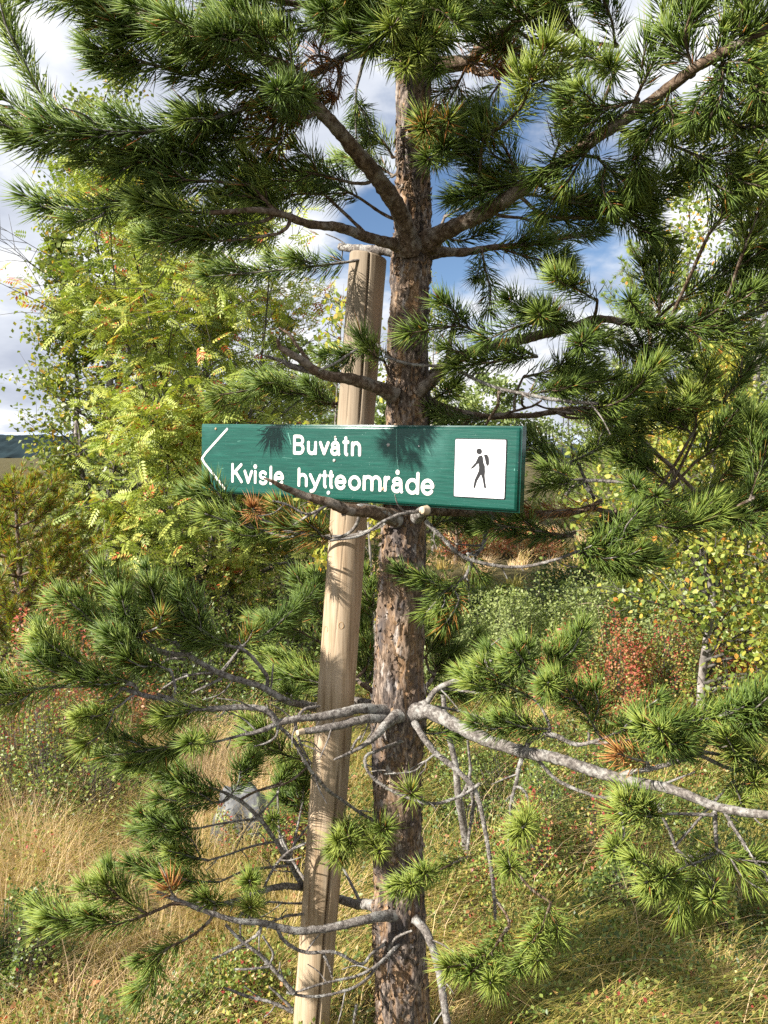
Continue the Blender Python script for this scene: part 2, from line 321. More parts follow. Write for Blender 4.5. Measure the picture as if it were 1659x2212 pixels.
def build_trunk():
    rows, S = 860, 116; zs = np.linspace(-.12, 3.75, rows); th = np.linspace(0, 2 * math.pi, S, endpoint=False)
    o = np.argsort(TRP[:, 2]); cx = np.interp(zs, TRP[o, 2], TRP[o, 0]); r = np.interp(zs, TRP[o, 2], TRR[o])
    k = np.ones(25) / 25; r = np.convolve(np.pad(r, 12, mode='edge'), k, 'valid'); cx = np.convolve(np.pad(cx, 12, mode='edge'), k, 'valid')
    d = np.stack([np.cos(th), np.sin(th)], -1)
    ct = np.stack([np.repeat(np.cos(th)[None], rows, 0) * .05, np.repeat(np.sin(th)[None], rows, 0) * .05, np.repeat(zs[:, None], S, 1)], -1)
    wob = fbm(ct * [50, 50, 30], 40, 2)[..., None] * [.016, .016, .05]
    q = ct + wob
    n1 = fbm(q * [62, 62, 8], 21, 3); n2 = fbm(q * [170, 170, 26], 31, 2); n3 = fbm(ct * [330, 330, 120], 51, 2); big = fbm(ct * [14, 14, 5], 61, 2)
    p1 = sstep(n1, .42, .56); p2 = sstep(n2, .40, .60)
    deep = 1 - np.abs(sstep(fbm(q * [60, 60, 6], 77, 2), .40, .60) * 2 - 1)
    disp = .0040 * p1 + .0028 * p2 * (0.4 + .6 * p1) + .0024 * (n3 - .5) * 2 + .006 * (big - .5) - .0045 * sstep(deep, .62, .95)
    R = r[:, None] - .004 + disp
    V = np.stack([cx[:, None] + R * d[None, :, 0], TRY + R * d[None, :, 1], np.repeat(zs[:, None], S, 1)], -1)
    pv = np.clip(.15 + .5 * p1 + .35 * p2, 0, 1).ravel()
    mb = MB(); i, j = np.meshgrid(np.arange(rows - 1), np.arange(S), indexing='ij'); j2 = (j + 1) % S
    mb.add(V, np.stack([i * S + j, i * S + j2, (i + 1) * S + j2, (i + 1) * S + j], -1).reshape(-1, 4))
    tr = mb.obj('trunk', M['trunk'], pine, smooth=False, pvar=pv)
    # loose curling flakes of bark
    mb = MB(); n = 3200; z = RG.uniform(.0, 3.2, n); a = RG.uniform(math.pi, 2 * math.pi, n) + RG.normal(0, .5, n)
    c = np.interp(z, zs, cx); rr = np.interp(z, zs, r)
    pos = np.stack([c + np.cos(a) * (rr - .001), TRY + np.sin(a) * (rr - .001), z], -1); out = np.stack([np.cos(a), np.sin(a), a * 0], -1)
    ax = unit(np.stack([RG.normal(0, .35, n), RG.normal(0, .35, n), RG.choice([-1, 1], n)], -1) + out * RG.uniform(.1, .7, (n, 1)))
    L = RG.uniform(.004, .017, n); leaves(mb, pos, ax, out, L, L * RG.uniform(.5, 1.0, n), RG.random(n), .15)
    f = mb.obj('bark_flakes', M['trunk'], pine, pvar=np.repeat(RG.random(n), 4)); tag(f, kind='stuff')
build_trunk()
# branches: (points as x,y,Y ; width px at start, at end ; wood)
BR = [
 ([(886,540,1.95),(862,455,1.88),(820,392,1.82),(775,335,1.77),(735,285,1.73),(690,235,1.70),(640,180,1.66),(590,140,1.63),(500,95,1.6),(400,60,1.56),(300,30,1.52)], 38, 12, 'livewood'),
 ([(862,530,1.94),(800,514,1.86),(740,496,1.80),(680,490,1.75),(620,466,1.70),(540,455,1.66),(450,460,1.62)], 24, 9, 'livewood'),
 ([(850,540,2.02),(800,540,2.03),(760,536,2.06),(735,533,2.1)], 22, 14, 'deadwood'),
 ([(915,530,1.97),(950,505,1.93),(1010,474,1.88),(1080,440,1.82),(1140,400,1.77),(1200,365,1.72),(1290,290,1.65),(1400,225,1.58),(1500,150,1.5),(1580,105,1.45),(1700,40,1.4)], 36, 18, 'livewood'),
 ([(920,545,2.0),(990,542,2.02),(1040,535,2.04),(1150,525,2.06),(1280,500,2.08)], 22, 8, 'livewood'),
 ([(915,145,1.98),(970,138,1.93),(1020,132,1.90),(1040,110,1.86),(1100,60,1.8),(1200,10,1.7),(1300,-30,1.65)], 30, 14, 'livewood'),
 ([(920,155,2.0),(1000,150,2.02),(1070,162,2.05),(1180,150,2.1),(1300,130,2.15)], 14, 7, 'livewood'),
 ([(880,100,1.95),(800,110,1.9),(740,125,1.85),(690,150,1.8),(640,178,1.76),(580,210,1.72),(480,250,1.66),(380,275,1.6),(250,290,1.56),(150,285,1.52)], 20, 7, 'deadwood'),
 ([(880,60,1.97),(780,30,1.9),(680,10,1.82),(560,-10,1.75),(430,-20,1.7)], 20, 8, 'livewood'),
 ([(905,30,1.9),(900,10,1.8),(880,-20,1.7)], 14, 7, 'livewood'),
 ([(910,-60,1.97),(1050,-90,1.85),(1250,-140,1.7),(1450,-160,1.55)], 22, 9, 'livewood'),
 ([(880,-70,1.97),(720,-110,1.85),(520,-160,1.7),(300,-200,1.55)], 22, 9, 'livewood'),
 ([(900,260,2.0),(870,290,1.9),(900,330,1.8),(924,345,1.7)], 8, 4, 'livewood'),
 # whorl at y 850
 ([(850,852,1.94),(800,832,1.89),(760,820,1.85),(700,805,1.81),(660,785,1.78),(625,765,1.76),(605,752,1.75),(600,733,1.74)], 30, 7, 'livewood'),
 ([(690,803,1.81),(640,795,1.78),(605,780,1.76),(573,768,1.74)], 18, 4, 'deadwood'),
 ([(665,778,1.80),(640,745,1.82),(625,722,1.84),(603,708,1.86)], 9, 4, 'livewood'),
 ([(690,800,1.79),(725,783,1.77),(750,768,1.75),(771,754,1.74)], 6, 4, 'deadwood'),
 ([(905,845,1.95),(940,815,1.91),(962,795,1.88),(972,760,1.86),(976,725,1.85),(986,678,1.84)], 22, 6, 'livewood'),
 ([(832,770,1.86),(880,785,1.84),(940,790,1.83),(975,792,1.83),(1030,820,1.82),(1080,838,1.81),(1150,853,1.8),(1220,866,1.78),(1290,872,1.77)], 6, 8, 'deadwood'),
 ([(925,865,1.98),(965,878,1.96),(1000,889,1.94),(1060,900,1.92),(1110,892,1.9),(1150,880,1.88),(1170,865,1.87)], 9, 4, 'livewood'),
 ([(1078,845,1.81),(1075,875,1.84),(1060,900,1.88),(1045,925,1.92)], 7, 4, 'livewood'),
 ([(915,830,2.0),(1000,770,2.02),(1100,740,2.0),(1230,712,1.95),(1290,692,1.92),(1400,704,1.88),(1560,703,1.8),(1700,650,1.7)], 26, 9, 'livewood'),
 ([(915,860,2.02),(1000,900,2.06),(1130,900,2.1),(1300,895,2.1),(1420,980,2.1),(1500,1060,2.05)], 16, 8, 'livewood'),
 ([(860,860,2.03),(800,850,2.1),(725,875,2.15),(620,840,2.2)], 9, 5, 'livewood'),
 # whorl behind the sign
 ([(850,1118,1.93),(800,1105,1.86),(745,1098,1.82),(700,1080,1.79),(650,1068,1.77),(610,1050,1.75),(590,1040,1.74),(570,1033,1.735)], 30, 4, 'livewood'),
 ([(860,1125,1.93),(820,1105,1.88),(780,1095,1.84),(740,1112,1.82)], 22, 8, 'deadwood'),
 ([(900,1118,1.92),(912,1106,1.87),(922,1104,1.85)], 24, 20, 'deadwood'),
 ([(915,1105,1.86),(880,1108,1.84),(845,1118,1.82),(820,1130,1.81),(790,1150,1.80),(760,1160,1.79),(715,1167,1.78)], 8, 5, 'deadwood'),
 ([(720,1082,1.81),(690,1100,1.78),(660,1110,1.77),(620,1090,1.76),(590,1082,1.75)], 7, 4, 'deadwood'),
 ([(900,1100,2.0),(980,1105,2.03),(1130,1112,2.05),(1220,1107,2.02),(1270,1098,2.0),(1300,1080,1.98)], 24, 9, 'livewood'),
 ([(1222,1070,1.98),(1244,1048,1.97),(1279,1038,1.96),(1349,1042,1.95)], 8, 7, 'deadwood'),
 ([(1249,1000,1.99),(1262,1030,1.99),(1284,1078,2.0)], 6, 7, 'deadwood'),
 ([(1062,1115,2.03),(1050,1150,2.0),(1043,1178,1.98),(1025,1205,1.96),(1005,1245,1.95),(985,1265,1.95),(960,1278,1.94)], 11, 4, 'deadwood'),
 ([(1050,1178,1.98),(1020,1178,1.98),(985,1175,1.98)], 5, 3, 'deadwood'),
 ([(918,1125,1.9),(950,1158,1.9),(990,1195,1.9),(1030,1215,1.9),(1110,1225,1.9),(1180,1215,1.88),(1245,1192,1.86)], 9, 6, 'deadwood'),
 ([(1245,1150,1.95),(1200,1160,1.96),(1150,1135,1.98),(1120,1115,2.0)], 7, 6, 'livewood'),
 ([(1270,1095,2.0),(1330,1110,1.98),(1400,1120,1.94),(1550,1100,1.9)], 12, 6, 'livewood'),
 # whorl at y 1540
 ([(850,1530,2.03),(790,1518,2.12),(735,1512,2.16),(690,1530,2.1),(640,1515,2.0),(600,1500,1.96),(560,1482,1.94),(500,1465,1.92),(450,1440,1.9),(410,1415,1.88),(375,1385,1.86)], 18, 10, 'deadwood'),
 ([(575,1490,1.95),(578,1465,1.94),(562,1440,1.93),(535,1410,1.92),(512,1397,1.91)], 9, 7, 'deadwood'),
 ([(585,1485,1.94),(588,1460,1.93),(590,1436,1.93)], 5, 3, 'deadwood'),
 ([(470,1455,1.93),(430,1455,1.93),(390,1465,1.93),(350,1488,1.93)], 6, 4, 'deadwood'),
 ([(480,1465,1.92),(440,1485,1.92),(415,1497,1.92)], 6, 4, 'deadwood'),
 ([(400,1425,1.9),(370,1422,1.9),(350,1432,1.9)], 6, 4, 'deadwood'),
 ([(845,1540,1.95),(790,1530,1.9),(740,1535,1.87),(690,1545,1.85),(640,1550,1.83),(600,1562,1.82)], 22, 14, 'deadwood'),
 ([(600,1562,1.82),(575,1535,1.81),(530,1530,1.8),(450,1532,1.78),(375,1515,1.76),(310,1500,1.74),(240,1480,1.72),(165,1480,1.7),(110,1485,1.68)], 14, 8, 'deadwood'),
 ([(375,1515,1.76),(360,1505,1.75),(340,1500,1.74)], 8, 5, 'deadwood'),
 ([(300,1498,1.74),(290,1482,1.73),(270,1478,1.72)], 6, 5, 'deadwood'),
 ([(600,1562,1.82),(560,1580,1.8),(520,1590,1.79),(468,1602,1.78)], 12, 4, 'deadwood'),
 ([(850,1555,1.94),(800,1552,1.89),(740,1563,1.86),(690,1574,1.84),(655,1580,1.83)], 20, 14, 'deadwood'),
 ([(862,1545,1.93),(835,1565,1.89),(810,1592,1.86),(775,1615,1.84),(722,1641,1.82)], 24, 4, 'deadwood'),
 ([(760,1618,1.84),(770,1600,1.83),(780,1590,1.82)], 6, 5, 'deadwood'),
 ([(595,1562,1.82),(625,1590,1.83),(645,1620,1.84),(670,1665,1.86),(715,1715,1.9),(760,1745,1.93),(810,1775,1.97)], 8, 6, 'deadwood'),
 ([(635,1550,1.83),(640,1580,1.83),(650,1610,1.84),(672,1650,1.85)], 8, 4, 'deadwood'),
 ([(600,1565,1.82),(596,1590,1.81),(575,1605,1.8),(550,1612,1.8)], 6, 3, 'deadwood'),
 ([(645,1545,1.83),(660,1530,1.84),(690,1525,1.86)], 7, 5, 'deadwood'),
 ([(890,1538,1.95),(930,1540,1.91),(990,1570,1.86),(1060,1603,1.81),(1130,1620,1.77),(1230,1645,1.71),(1340,1680,1.65),(1450,1705,1.59),(1560,1745,1.53),(1700,1765,1.46)], 31, 17, 'deadwood'),
 ([(1135,1617,1.77),(1145,1600,1.76),(1165,1588,1.75),(1195,1588,1.74),(1244,1608,1.73),(1295,1598,1.7)], 12, 8, 'deadwood'),
 ([(1180,1588,1.75),(1188,1570,1.76),(1170,1530,1.78),(1150,1508,1.8)], 7, 5, 'deadwood'),
 ([(1272,1605,1.72),(1272,1575,1.72),(1270,1555,1.72)], 6, 4, 'deadwood'),
 ([(905,1525,1.95),(924,1515,1.92),(944,1491,1.9),(999,1463,1.88),(1029,1438,1.86),(1060,1425,1.85),(1092,1418,1.84)], 14, 6, 'deadwood'),
 ([(950,1488,1.9),(985,1490,1.9),(1030,1496,1.88),(1050,1500,1.88)], 6, 4, 'deadwood'),
 ([(920,1530,2.0),(949,1526,2.0),(1000,1537,2.0),(1074,1561,1.98)], 7, 4, 'deadwood'),
 ([(895,1560,1.93),(915,1595,1.9),(940,1628,1.88),(975,1657,1.86),(1015,1698,1.84),(1035,1740,1.82),(1050,1800,1.81),(1060,1860,1.8),(1065,1910,1.79),(1070,1985,1.78)], 14, 6, 'deadwood'),
 ([(1015,1698,1.84),(1022,1740,1.84),(1015,1790,1.84),(1010,1835,1.84)], 8, 6, 'deadwood'),
 ([(870,1600,1.93),(820,1620,1.86),(790,1635,1.84),(800,1672,1.83),(840,1706,1.82),(900,1730,1.81),(950,1735,1.81),(1000,1718,1.82),(1036,1693,1.83)], 6, 7, 'deadwood'),
 ([(940,1628,1.88),(915,1650,1.87),(890,1668,1.86),(830,1672,1.85)], 5, 3, 'deadwood'),
 ([(1133,1622,1.77),(1122,1655,1.77),(1115,1690,1.77),(1104,1735,1.77),(1102,1785,1.78),(1096,1830,1.79)], 10, 4, 'deadwood'),
 ([(1114,1698,1.77),(1130,1705,1.76),(1140,1722,1.76),(1146,1762,1.75)], 6, 4, 'deadwood'),
 ([(1342,1682,1.65),(1340,1720,1.65),(1343,1760,1.65),(1350,1812,1.65)], 9, 4, 'deadwood'),
 ([(1342,1690,1.65),(1360,1718,1.64)], 10, 6, 'deadwood'),
 ([(1545,1738,1.54),(1545,1780,1.54),(1548,1830,1.54)], 10, 7, 'deadwood'),
 ([(1540,1760,1.53),(1480,1758,1.53),(1430,1758,1.54)], 8, 5, 'deadwood'),
 ([(1340,1672,1.65),(1390,1662,1.63),(1430,1652,1.62),(1480,1638,1.6),(1510,1620,1.59),(1535,1600,1.58)], 11, 8, 'deadwood'),
 ([(1490,1635,1.6),(1470,1615,1.6),(1445,1590,1.6)], 7, 4, 'deadwood'),
 ([(1150,1628,1.77),(1200,1680,1.76),(1260,1708,1.74),(1310,1720,1.72),(1370,1708,1.7),(1395,1690,1.69)], 8, 5, 'deadwood'),
 ([(1400,1698,1.62),(1440,1690,1.6),(1500,1668,1.58)], 7, 3, 'deadwood'),
 ([(1420,1740,1.6),(1445,1790,1.6),(1480,1850,1.6),(1560,1840,1.62)], 7, 5, 'deadwood'),
 ([(1560,1745,1.53),(1610,1830,1.5),(1659,1900,1.48)], 8, 5, 'deadwood'),
 ([(850,1520,2.03),(790,1485,2.12),(740,1440,2.2),(700,1400,2.25)], 12, 6, 'livewood'),
 ([(880,1520,2.03),(930,1470,2.15),(950,1420,2.25)], 10, 5, 'livewood'),
 # lower whorl
 ([(855,1975,1.97),(800,1955,2.03),(765,1952,2.1),(720,1935,2.14),(670,1915,2.1),(640,1916,2.04),(600,1919,1.98),(550,1931,1.93),(500,1946,1.9),(465,1954,1.88),(400,1950,1.86)], 24, 6, 'deadwood'),
 ([(850,1975,1.94),(800,1983,1.89),(750,1998,1.87),(690,2010,1.85),(630,2012,1.83),(575,1995,1.81),(520,1984,1.79),(440,1966,1.77),(400,1952,1.76),(340,1928,1.75)], 20, 7, 'deadwood'),
 ([(400,1952,1.76),(370,1955,1.75),(320,1975,1.74),(250,1998,1.72)], 8, 6, 'livewood'),
 ([(670,1915,2.1),(650,1905,2.06),(620,1855,2.02),(595,1820,2.0),(560,1772,1.98),(520,1733,1.96),(485,1712,1.95)], 11, 7, 'deadwood'),
 ([(590,1819,2.0),(550,1828,1.98),(490,1847,1.95),(450,1859,1.93)], 5, 4, 'deadwood'),
 ([(556,1770,1.98),(530,1772,1.97),(480,1779,1.95),(430,1789,1.92)], 5, 4, 'deadwood'),
 ([(552,1767,1.98),(580,1738,1.99),(600,1714,2.0)], 6, 4, 'deadwood'),
 ([(515,1730,1.96),(550,1712,1.97),(610,1690,2.0)], 6, 4, 'livewood'),
 ([(620,1858,2.02),(640,1820,2.02),(665,1785,2.03)], 6, 4, 'deadwood'),
 ([(570,1918,1.95),(590,1880,1.96),(620,1845,1.97),(660,1822,1.98)], 6, 5, 'deadwood'),
 ([(620,1870,2.02),(560,1878,1.98),(525,1882,1.95),(475,1905,1.92)], 6, 4, 'deadwood'),
 ([(600,2008,1.82),(615,2035,1.83),(660,2060,1.84),(725,2060,1.85),(780,2082,1.87),(802,2060,1.9),(830,2040,1.93)], 8, 5, 'deadwood'),
 ([(700,2062,1.85),(710,2085,1.85),(718,2112,1.85)], 6, 3, 'deadwood'),
 ([(860,2040,1.93),(825,2075,1.88),(790,2100,1.85),(760,2112,1.84),(700,2125,1.82),(635,2145,1.8)], 7, 4, 'deadwood'),
 ([(825,2075,1.88),(780,2125,1.84),(720,2148,1.82),(670,2154,1.81),(620,2144,1.8)], 6, 5, 'deadwood'),
 ([(635,2145,1.8),(600,2103,1.8),(560,2060,1.8),(525,2033,1.8),(488,1998,1.8)], 9, 6, 'deadwood'),
 ([(580,2088,1.8),(545,2094,1.79),(508,2094,1.79)], 5, 4, 'deadwood'),
 ([(580,2088,1.8),(590,2060,1.8),(568,2022,1.8)], 5, 4, 'deadwood'),
 ([(632,2186,1.82),(585,2165,1.82),(530,2151,1.82),(485,2134,1.82)], 8, 5, 'deadwood'),
 ([(632,2180,1.82),(605,2152,1.82),(582,2132,1.82)], 7, 3, 'deadwood'),
 ([(565,2000,1.81),(555,2020,1.8),(510,2048,1.8),(460,2072,1.8)], 8, 4, 'deadwood'),
 ([(565,1998,1.81),(535,1978,1.82),(520,1975,1.82),(520,2030,1.8)], 5, 4, 'deadwood'),
 ([(720,1945,2.12),(650,1950,2.08),(550,1948,2.0)], 6, 4, 'deadwood'),
 ([(720,1965,2.12),(640,1975,2.0),(570,1998,1.85)], 6, 4, 'deadwood'),
 ([(465,1960,1.8),(455,1985,1.8),(430,2010,1.8),(400,2030,1.8)], 7, 5, 'livewood'),
 ([(895,1985,1.93),(919,2010,1.9),(937,2052,1.88),(949,2109,1.86),(958,2165,1.84),(970,2230,1.82)], 16, 15, 'deadwood'),
 ([(840,2050,1.93),(855,2025,1.91),(890,2010,1.9)], 7, 4, 'deadwood'),
 ([(770,2170,1.95),(765,2200,1.95),(762,2230,1.95)], 6, 4, 'deadwood'),
 ([(800,1790,1.98),(770,1790,1.96),(740,1770,1.97)], 7, 5, 'livewood'),
 ([(905,1900,1.95),(960,1870,1.9),(1010,1850,1.86)], 8, 4, 'livewood'),
 ([(1069,1940,1.79),(1100,1990,1.7),(1080,2030,1.6)], 6, 4, 'livewood'),
 ([(1100,1830,1.79),(1130,1900,1.74),(1190,1950,1.66)], 6, 5, 'livewood'),
 ([(900,1700,1.93),(890,1715,1.88)], 5, 3, 'livewood'),
]
# needle-bearing shoots: points x,y,Y ; number of side shoots ; flag d = dead/orange
SH = [
 # upper left
 ([(110,250,1.6),(60,150,1.58),(15,60,1.56),(0,0,1.55)],1,''),([(525,235,1.64),(425,265,1.6),(300,286,1.56),(180,275,1.53),(100,255,1.5)],5,''),
 ([(430,340,1.66),(250,325,1.6),(120,305,1.56),(0,268,1.52)],5,''),([(480,90,1.6),(350,45,1.56),(250,20,1.53),(130,0,1.5),(60,-5,1.5)],5,''),
 ([(400,160,1.6),(300,130,1.56),(195,98,1.53)],3,''),([(330,430,1.66),(200,452,1.6),(92,448,1.56)],2,''),([(540,400,1.68),(440,390,1.64),(350,388,1.6)],3,''),
 ([(480,455,1.64),(400,458,1.62),(305,432,1.58)],2,''),([(760,395,1.78),(660,372,1.72),(560,362,1.68)],3,''),([(640,250,1.64),(612,215,1.52),(600,195,1.42)],0,''),
 ([(770,190,1.9),(768,260,1.9),(772,318,1.88)],1,''),([(600,505,1.7),(480,520,1.66),(340,498,1.6)],4,''),([(560,480,1.7),(470,490,1.66),(400,510,1.64)],2,''),
 ([(750,566,2.0),(640,580,1.96),(540,590,1.94),(450,598,1.9)],4,''),([(620,470,1.74),(560,430,1.7),(480,420,1.66)],3,''),([(560,360,1.72),(460,350,1.68),(380,340,1.64)],3,''),
 ([(600,300,1.72),(500,300,1.68),(400,310,1.64),(300,350,1.6)],4,''),([(640,180,1.68),(560,170,1.64),(450,190,1.6)],3,''),([(560,120,1.64),(470,130,1.6),(380,120,1.56)],3,''),
 ([(700,60,1.8),(600,70,1.72),(480,40,1.66)],3,''),([(640,20,1.78),(560,30,1.72),(460,10,1.68)],3,''),([(800,60,1.85),(760,30,1.76),(690,0,1.7)],3,''),
 ([(820,110,1.82),(770,80,1.72),(730,40,1.64)],3,''),([(880,20,1.75),(840,0,1.65),(800,-10,1.58)],2,''),([(900,40,1.78),(850,60,1.68),(800,100,1.6)],3,''),
 ([(905,30,1.78),(935,50,1.68),(960,90,1.6)],3,''),([(905,10,1.78),(950,-5,1.7),(1000,0,1.62)],3,''),([(600,250,1.7),(520,260,1.68),(450,280,1.66)],2,''),
 ([(650,220,1.7),(600,260,1.66),(560,300,1.64)],2,'m'),([(700,420,1.85),(640,420,1.8),(560,440,1.76)],3,''),([(780,430,1.9),(720,400,1.86),(650,400,1.8)],3,''),
 ([(380,280,1.6),(330,330,1.6),(260,370,1.58)],2,''),([(850,380,2.05),(800,350,2.08),(750,340,2.1)],2,''),([(720,130,1.84),(680,120,1.82),(640,150,1.8)],2,'d'),
 ([(700,150,1.8),(690,110,1.78),(700,80,1.76)],1,'d'),([(600,180,1.7),(560,210,1.68),(540,230,1.66)],1,'d'),([(730,210,1.84),(690,230,1.8),(640,260,1.76)],2,''),
 ([(850,340,2.05),(820,300,2.05),(790,330,2.05)],1,''),([(350,60,1.56),(280,60,1.54),(200,50,1.52)],3,''),([(430,110,1.6),(360,90,1.58),(270,90,1.55)],2,''),
 ([(300,-190,1.6),(260,-120,1.58),(200,-60,1.55)],3,''),([(520,-160,1.7),(460,-100,1.65),(380,-60,1.6)],4,''),([(720,-110,1.85),(660,-60,1.78),(580,-40,1.7)],4,''),
 ([(420,-20,1.7),(330,-30,1.64),(220,-30,1.6)],4,''),
 ([(650,150,1.66),(580,120,1.58),(500,105,1.52)],3,''),([(600,110,1.6),(540,70,1.52),(460,60,1.46)],3,''),([(520,100,1.58),(430,70,1.5),(350,70,1.44)],3,''),([(760,110,1.86),(730,60,1.7),(700,20,1.6)],3,''),
 ([(900,60,1.78),(880,95,1.66),(850,130,1.58)],2,''),([(900,40,1.78),(900,80,1.66),(905,115,1.56)],2,'b'),([(905,30,1.78),(870,40,1.64),(845,60,1.54)],3,'b'),([(905,25,1.78),(940,20,1.64),(985,50,1.56)],3,'b'),
 ([(840,20,1.8),(800,40,1.7),(750,60,1.62)],3,''),([(660,230,1.68),(640,200,1.56),(625,190,1.46)],1,''),([(730,130,1.82),(700,160,1.78),(680,190,1.74)],2,'d'),([(745,125,1.84),(730,170,1.8),(720,200,1.78)],1,'d'),
 ([(1060,160,1.98),(1085,140,1.9),(1095,110,1.84)],3,'d'),([(1010,135,1.9),(1040,140,1.84),(1080,150,1.8)],2,'d'),([(950,300,1.84),(930,285,1.7),(915,262,1.62)],2,'m'),([(300,1370,1.8),(340,1355,1.78),(350,1330,1.76)],0,'m'),([(520,1398,1.91),(535,1385,1.9),(545,1365,1.88)],0,'m'),
 # upper right
 ([(1044,300,1.74),(1119,240,1.6),(1154,165,1.5),(1184,98,1.42)],3,'b'),([(1110,420,1.84),(1040,360,1.82),(975,310,1.8)],4,''),([(1130,400,1.8),(1090,320,1.76),(1050,250,1.74)],3,''),
 ([(1150,390,1.78),(1080,400,1.8),(1010,400,1.8)],3,''),([(990,330,1.84),(950,335,1.76),(926,345,1.66)],1,''),([(960,310,1.85),(935,290,1.8),(925,265,1.78)],1,'d'),
 ([(1380,215,1.62),(1300,235,1.6),(1215,214,1.58)],3,''),([(1330,150,1.66),(1290,130,1.56),(1256,115,1.48)],1,''),([(1379,200,1.6),(1429,100,1.54),(1456,30,1.5)],3,''),
 ([(1529,140,1.5),(1579,85,1.46),(1654,40,1.42)],3,''),([(1529,130,1.5),(1604,175,1.46),(1670,192,1.42)],3,''),([(1404,290,1.62),(1479,325,1.58),(1579,360,1.54),(1642,348,1.5)],3,''),
 ([(1400,220,1.6),(1470,250,1.58),(1560,270,1.55),(1659,260,1.5)],4,''),([(1149,420,1.8),(1229,436,1.76),(1329,450,1.72),(1404,440,1.68)],4,''),
 ([(1060,535,2.05),(1150,525,2.04),(1230,515,2.02),(1290,498,2.0)],4,''),([(1090,540,2.05),(1160,560,2.0),(1225,572,1.96)],2,''),([(1280,470,1.78),(1380,430,1.72),(1470,372,1.66)],3,''),
 ([(1529,510,1.62),(1579,440,1.58),(1612,385,1.54)],3,'b'),([(1600,560,1.62),(1630,480,1.58),(1659,400,1.54)],3,'b'),([(1200,330,1.74),(1230,260,1.68),(1240,190,1.62)],3,''),
 ([(1290,300,1.66),(1260,340,1.66),(1220,400,1.66)],3,''),([(1340,280,1.62),(1380,320,1.6),(1400,380,1.6)],3,''),([(1290,340,1.68),(1330,380,1.66),(1370,400,1.64)],3,''),
 ([(1200,100,1.75),(1150,50,1.7),(1100,10,1.65)],4,''),([(1250,70,1.72),(1210,20,1.66),(1180,-20,1.6)],3,''),([(1330,100,1.66),(1320,40,1.6),(1300,-10,1.56)],3,''),
 ([(1180,160,1.9),(1120,120,1.86),(1060,80,1.8)],3,''),([(1060,150,2.0),(1080,120,1.95),(1090,95,1.9)],2,'d'),([(1020,150,2.0),(1030,110,1.95),(1060,100,1.9)],2,'d'),
 ([(1050,60,1.82),(1010,40,1.76),(980,10,1.7)],3,''),([(1500,160,1.52),(1480,80,1.48),(1500,10,1.45)],3,''),([(1600,90,1.45),(1600,40,1.42),(1620,-10,1.4)],3,''),
 ([(1040,535,2.04),(1050,590,2.0),(1060,630,1.98),(1056,668,1.96)],1,''),([(1000,160,2.05),(980,200,2.05),(960,240,2.05)],2,'m'),([(960,470,2.1),(1010,440,2.1),(1060,400,2.1)],2,''),
 ([(940,500,2.1),(990,520,2.1),(1060,500,2.1)],2,''),([(1450,180,1.56),(1430,250,1.56),(1400,300,1.56)],3,''),([(1560,120,1.48),(1560,200,1.46),(1530,260,1.46)],3,''),
 ([(1450,-160,1.6),(1500,-80,1.55),(1560,-30,1.5)],4,''),([(1250,-140,1.7),(1260,-80,1.66),(1220,-40,1.6)],4,''),([(1050,-90,1.85),(1060,-50,1.8),(1080,-10,1.75)],3,''),
 ([(1120,470,1.84),(1180,480,1.82),(1260,460,1.8)],3,''),([(1330,450,1.74),(1360,480,1.72),(1400,500,1.7)],2,''),([(1080,180,2.05),(1050,220,2.05),(1000,280,2.05)],3,''),
 # right, middle
 ([(1060,735,1.9),(994,705,1.84),(885,720,1.76)],2,''),([(1250,700,1.9),(1180,690,1.8),(1120,705,1.72),(1050,735,1.68)],4,''),([(1230,712,1.9),(1190,690,1.75),(1165,680,1.62)],0,''),
 ([(1160,770,1.92),(1080,780,1.86),(985,792,1.82)],4,''),([(1290,650,1.85),(1240,620,1.8),(1208,598,1.76)],2,'b'),([(1400,700,1.85),(1375,670,1.7),(1360,650,1.6)],0,''),
 ([(1424,680,1.8),(1424,620,1.78),(1424,560,1.76)],3,''),([(1340,700,1.88),(1450,704,1.8),(1554,703,1.74),(1680,640,1.66)],6,''),([(1450,660,1.8),(1530,610,1.74),(1640,550,1.66)],4,''),
 ([(1500,700,1.78),(1580,650,1.7),(1659,600,1.64)],4,''),([(1290,700,1.88),(1270,730,1.7),(1254,745,1.6)],0,''),([(1300,720,1.9),(1380,750,1.88),(1470,755,1.84)],4,''),
 ([(1229,880,1.86),(1290,880,1.8),(1350,860,1.74),(1420,790,1.68)],4,''),([(1130,855,1.86),(1229,835,1.8),(1330,818,1.76)],4,''),([(1130,815,1.9),(1200,800,1.86),(1290,790,1.82)],4,''),
 ([(1500,930,1.9),(1510,860,1.86),(1530,795,1.82)],4,'b'),([(1500,945,1.92),(1465,905,1.9),(1430,868,1.88)],2,'b'),([(1300,900,2.0),(1340,940,1.98),(1385,985,1.96)],2,''),
 ([(1450,1050,2.0),(1400,1010,1.96),(1350,980,1.92)],3,''),([(1500,1065,1.96),(1590,1030,1.9),(1680,990,1.84)],4,'b'),([(1400,1075,1.98),(1500,1090,1.92),(1600,1070,1.86)],4,''),
 ([(1224,1000,2.0),(1180,985,1.98),(1140,960,1.96)],2,''),([(1230,1000,2.0),(1290,970,1.96),(1330,935,1.92)],2,''),([(1260,1035,1.96),(1210,1040,1.94),(1165,1055,1.92)],2,''),
 ([(1350,1042,1.95),(1370,1050,1.85),(1375,1058,1.76)],1,''),([(1500,1000,1.9),(1560,960,1.86),(1640,900,1.82)],4,''),([(1540,1090,1.9),(1600,1110,1.86),(1659,1100,1.82)],3,''),
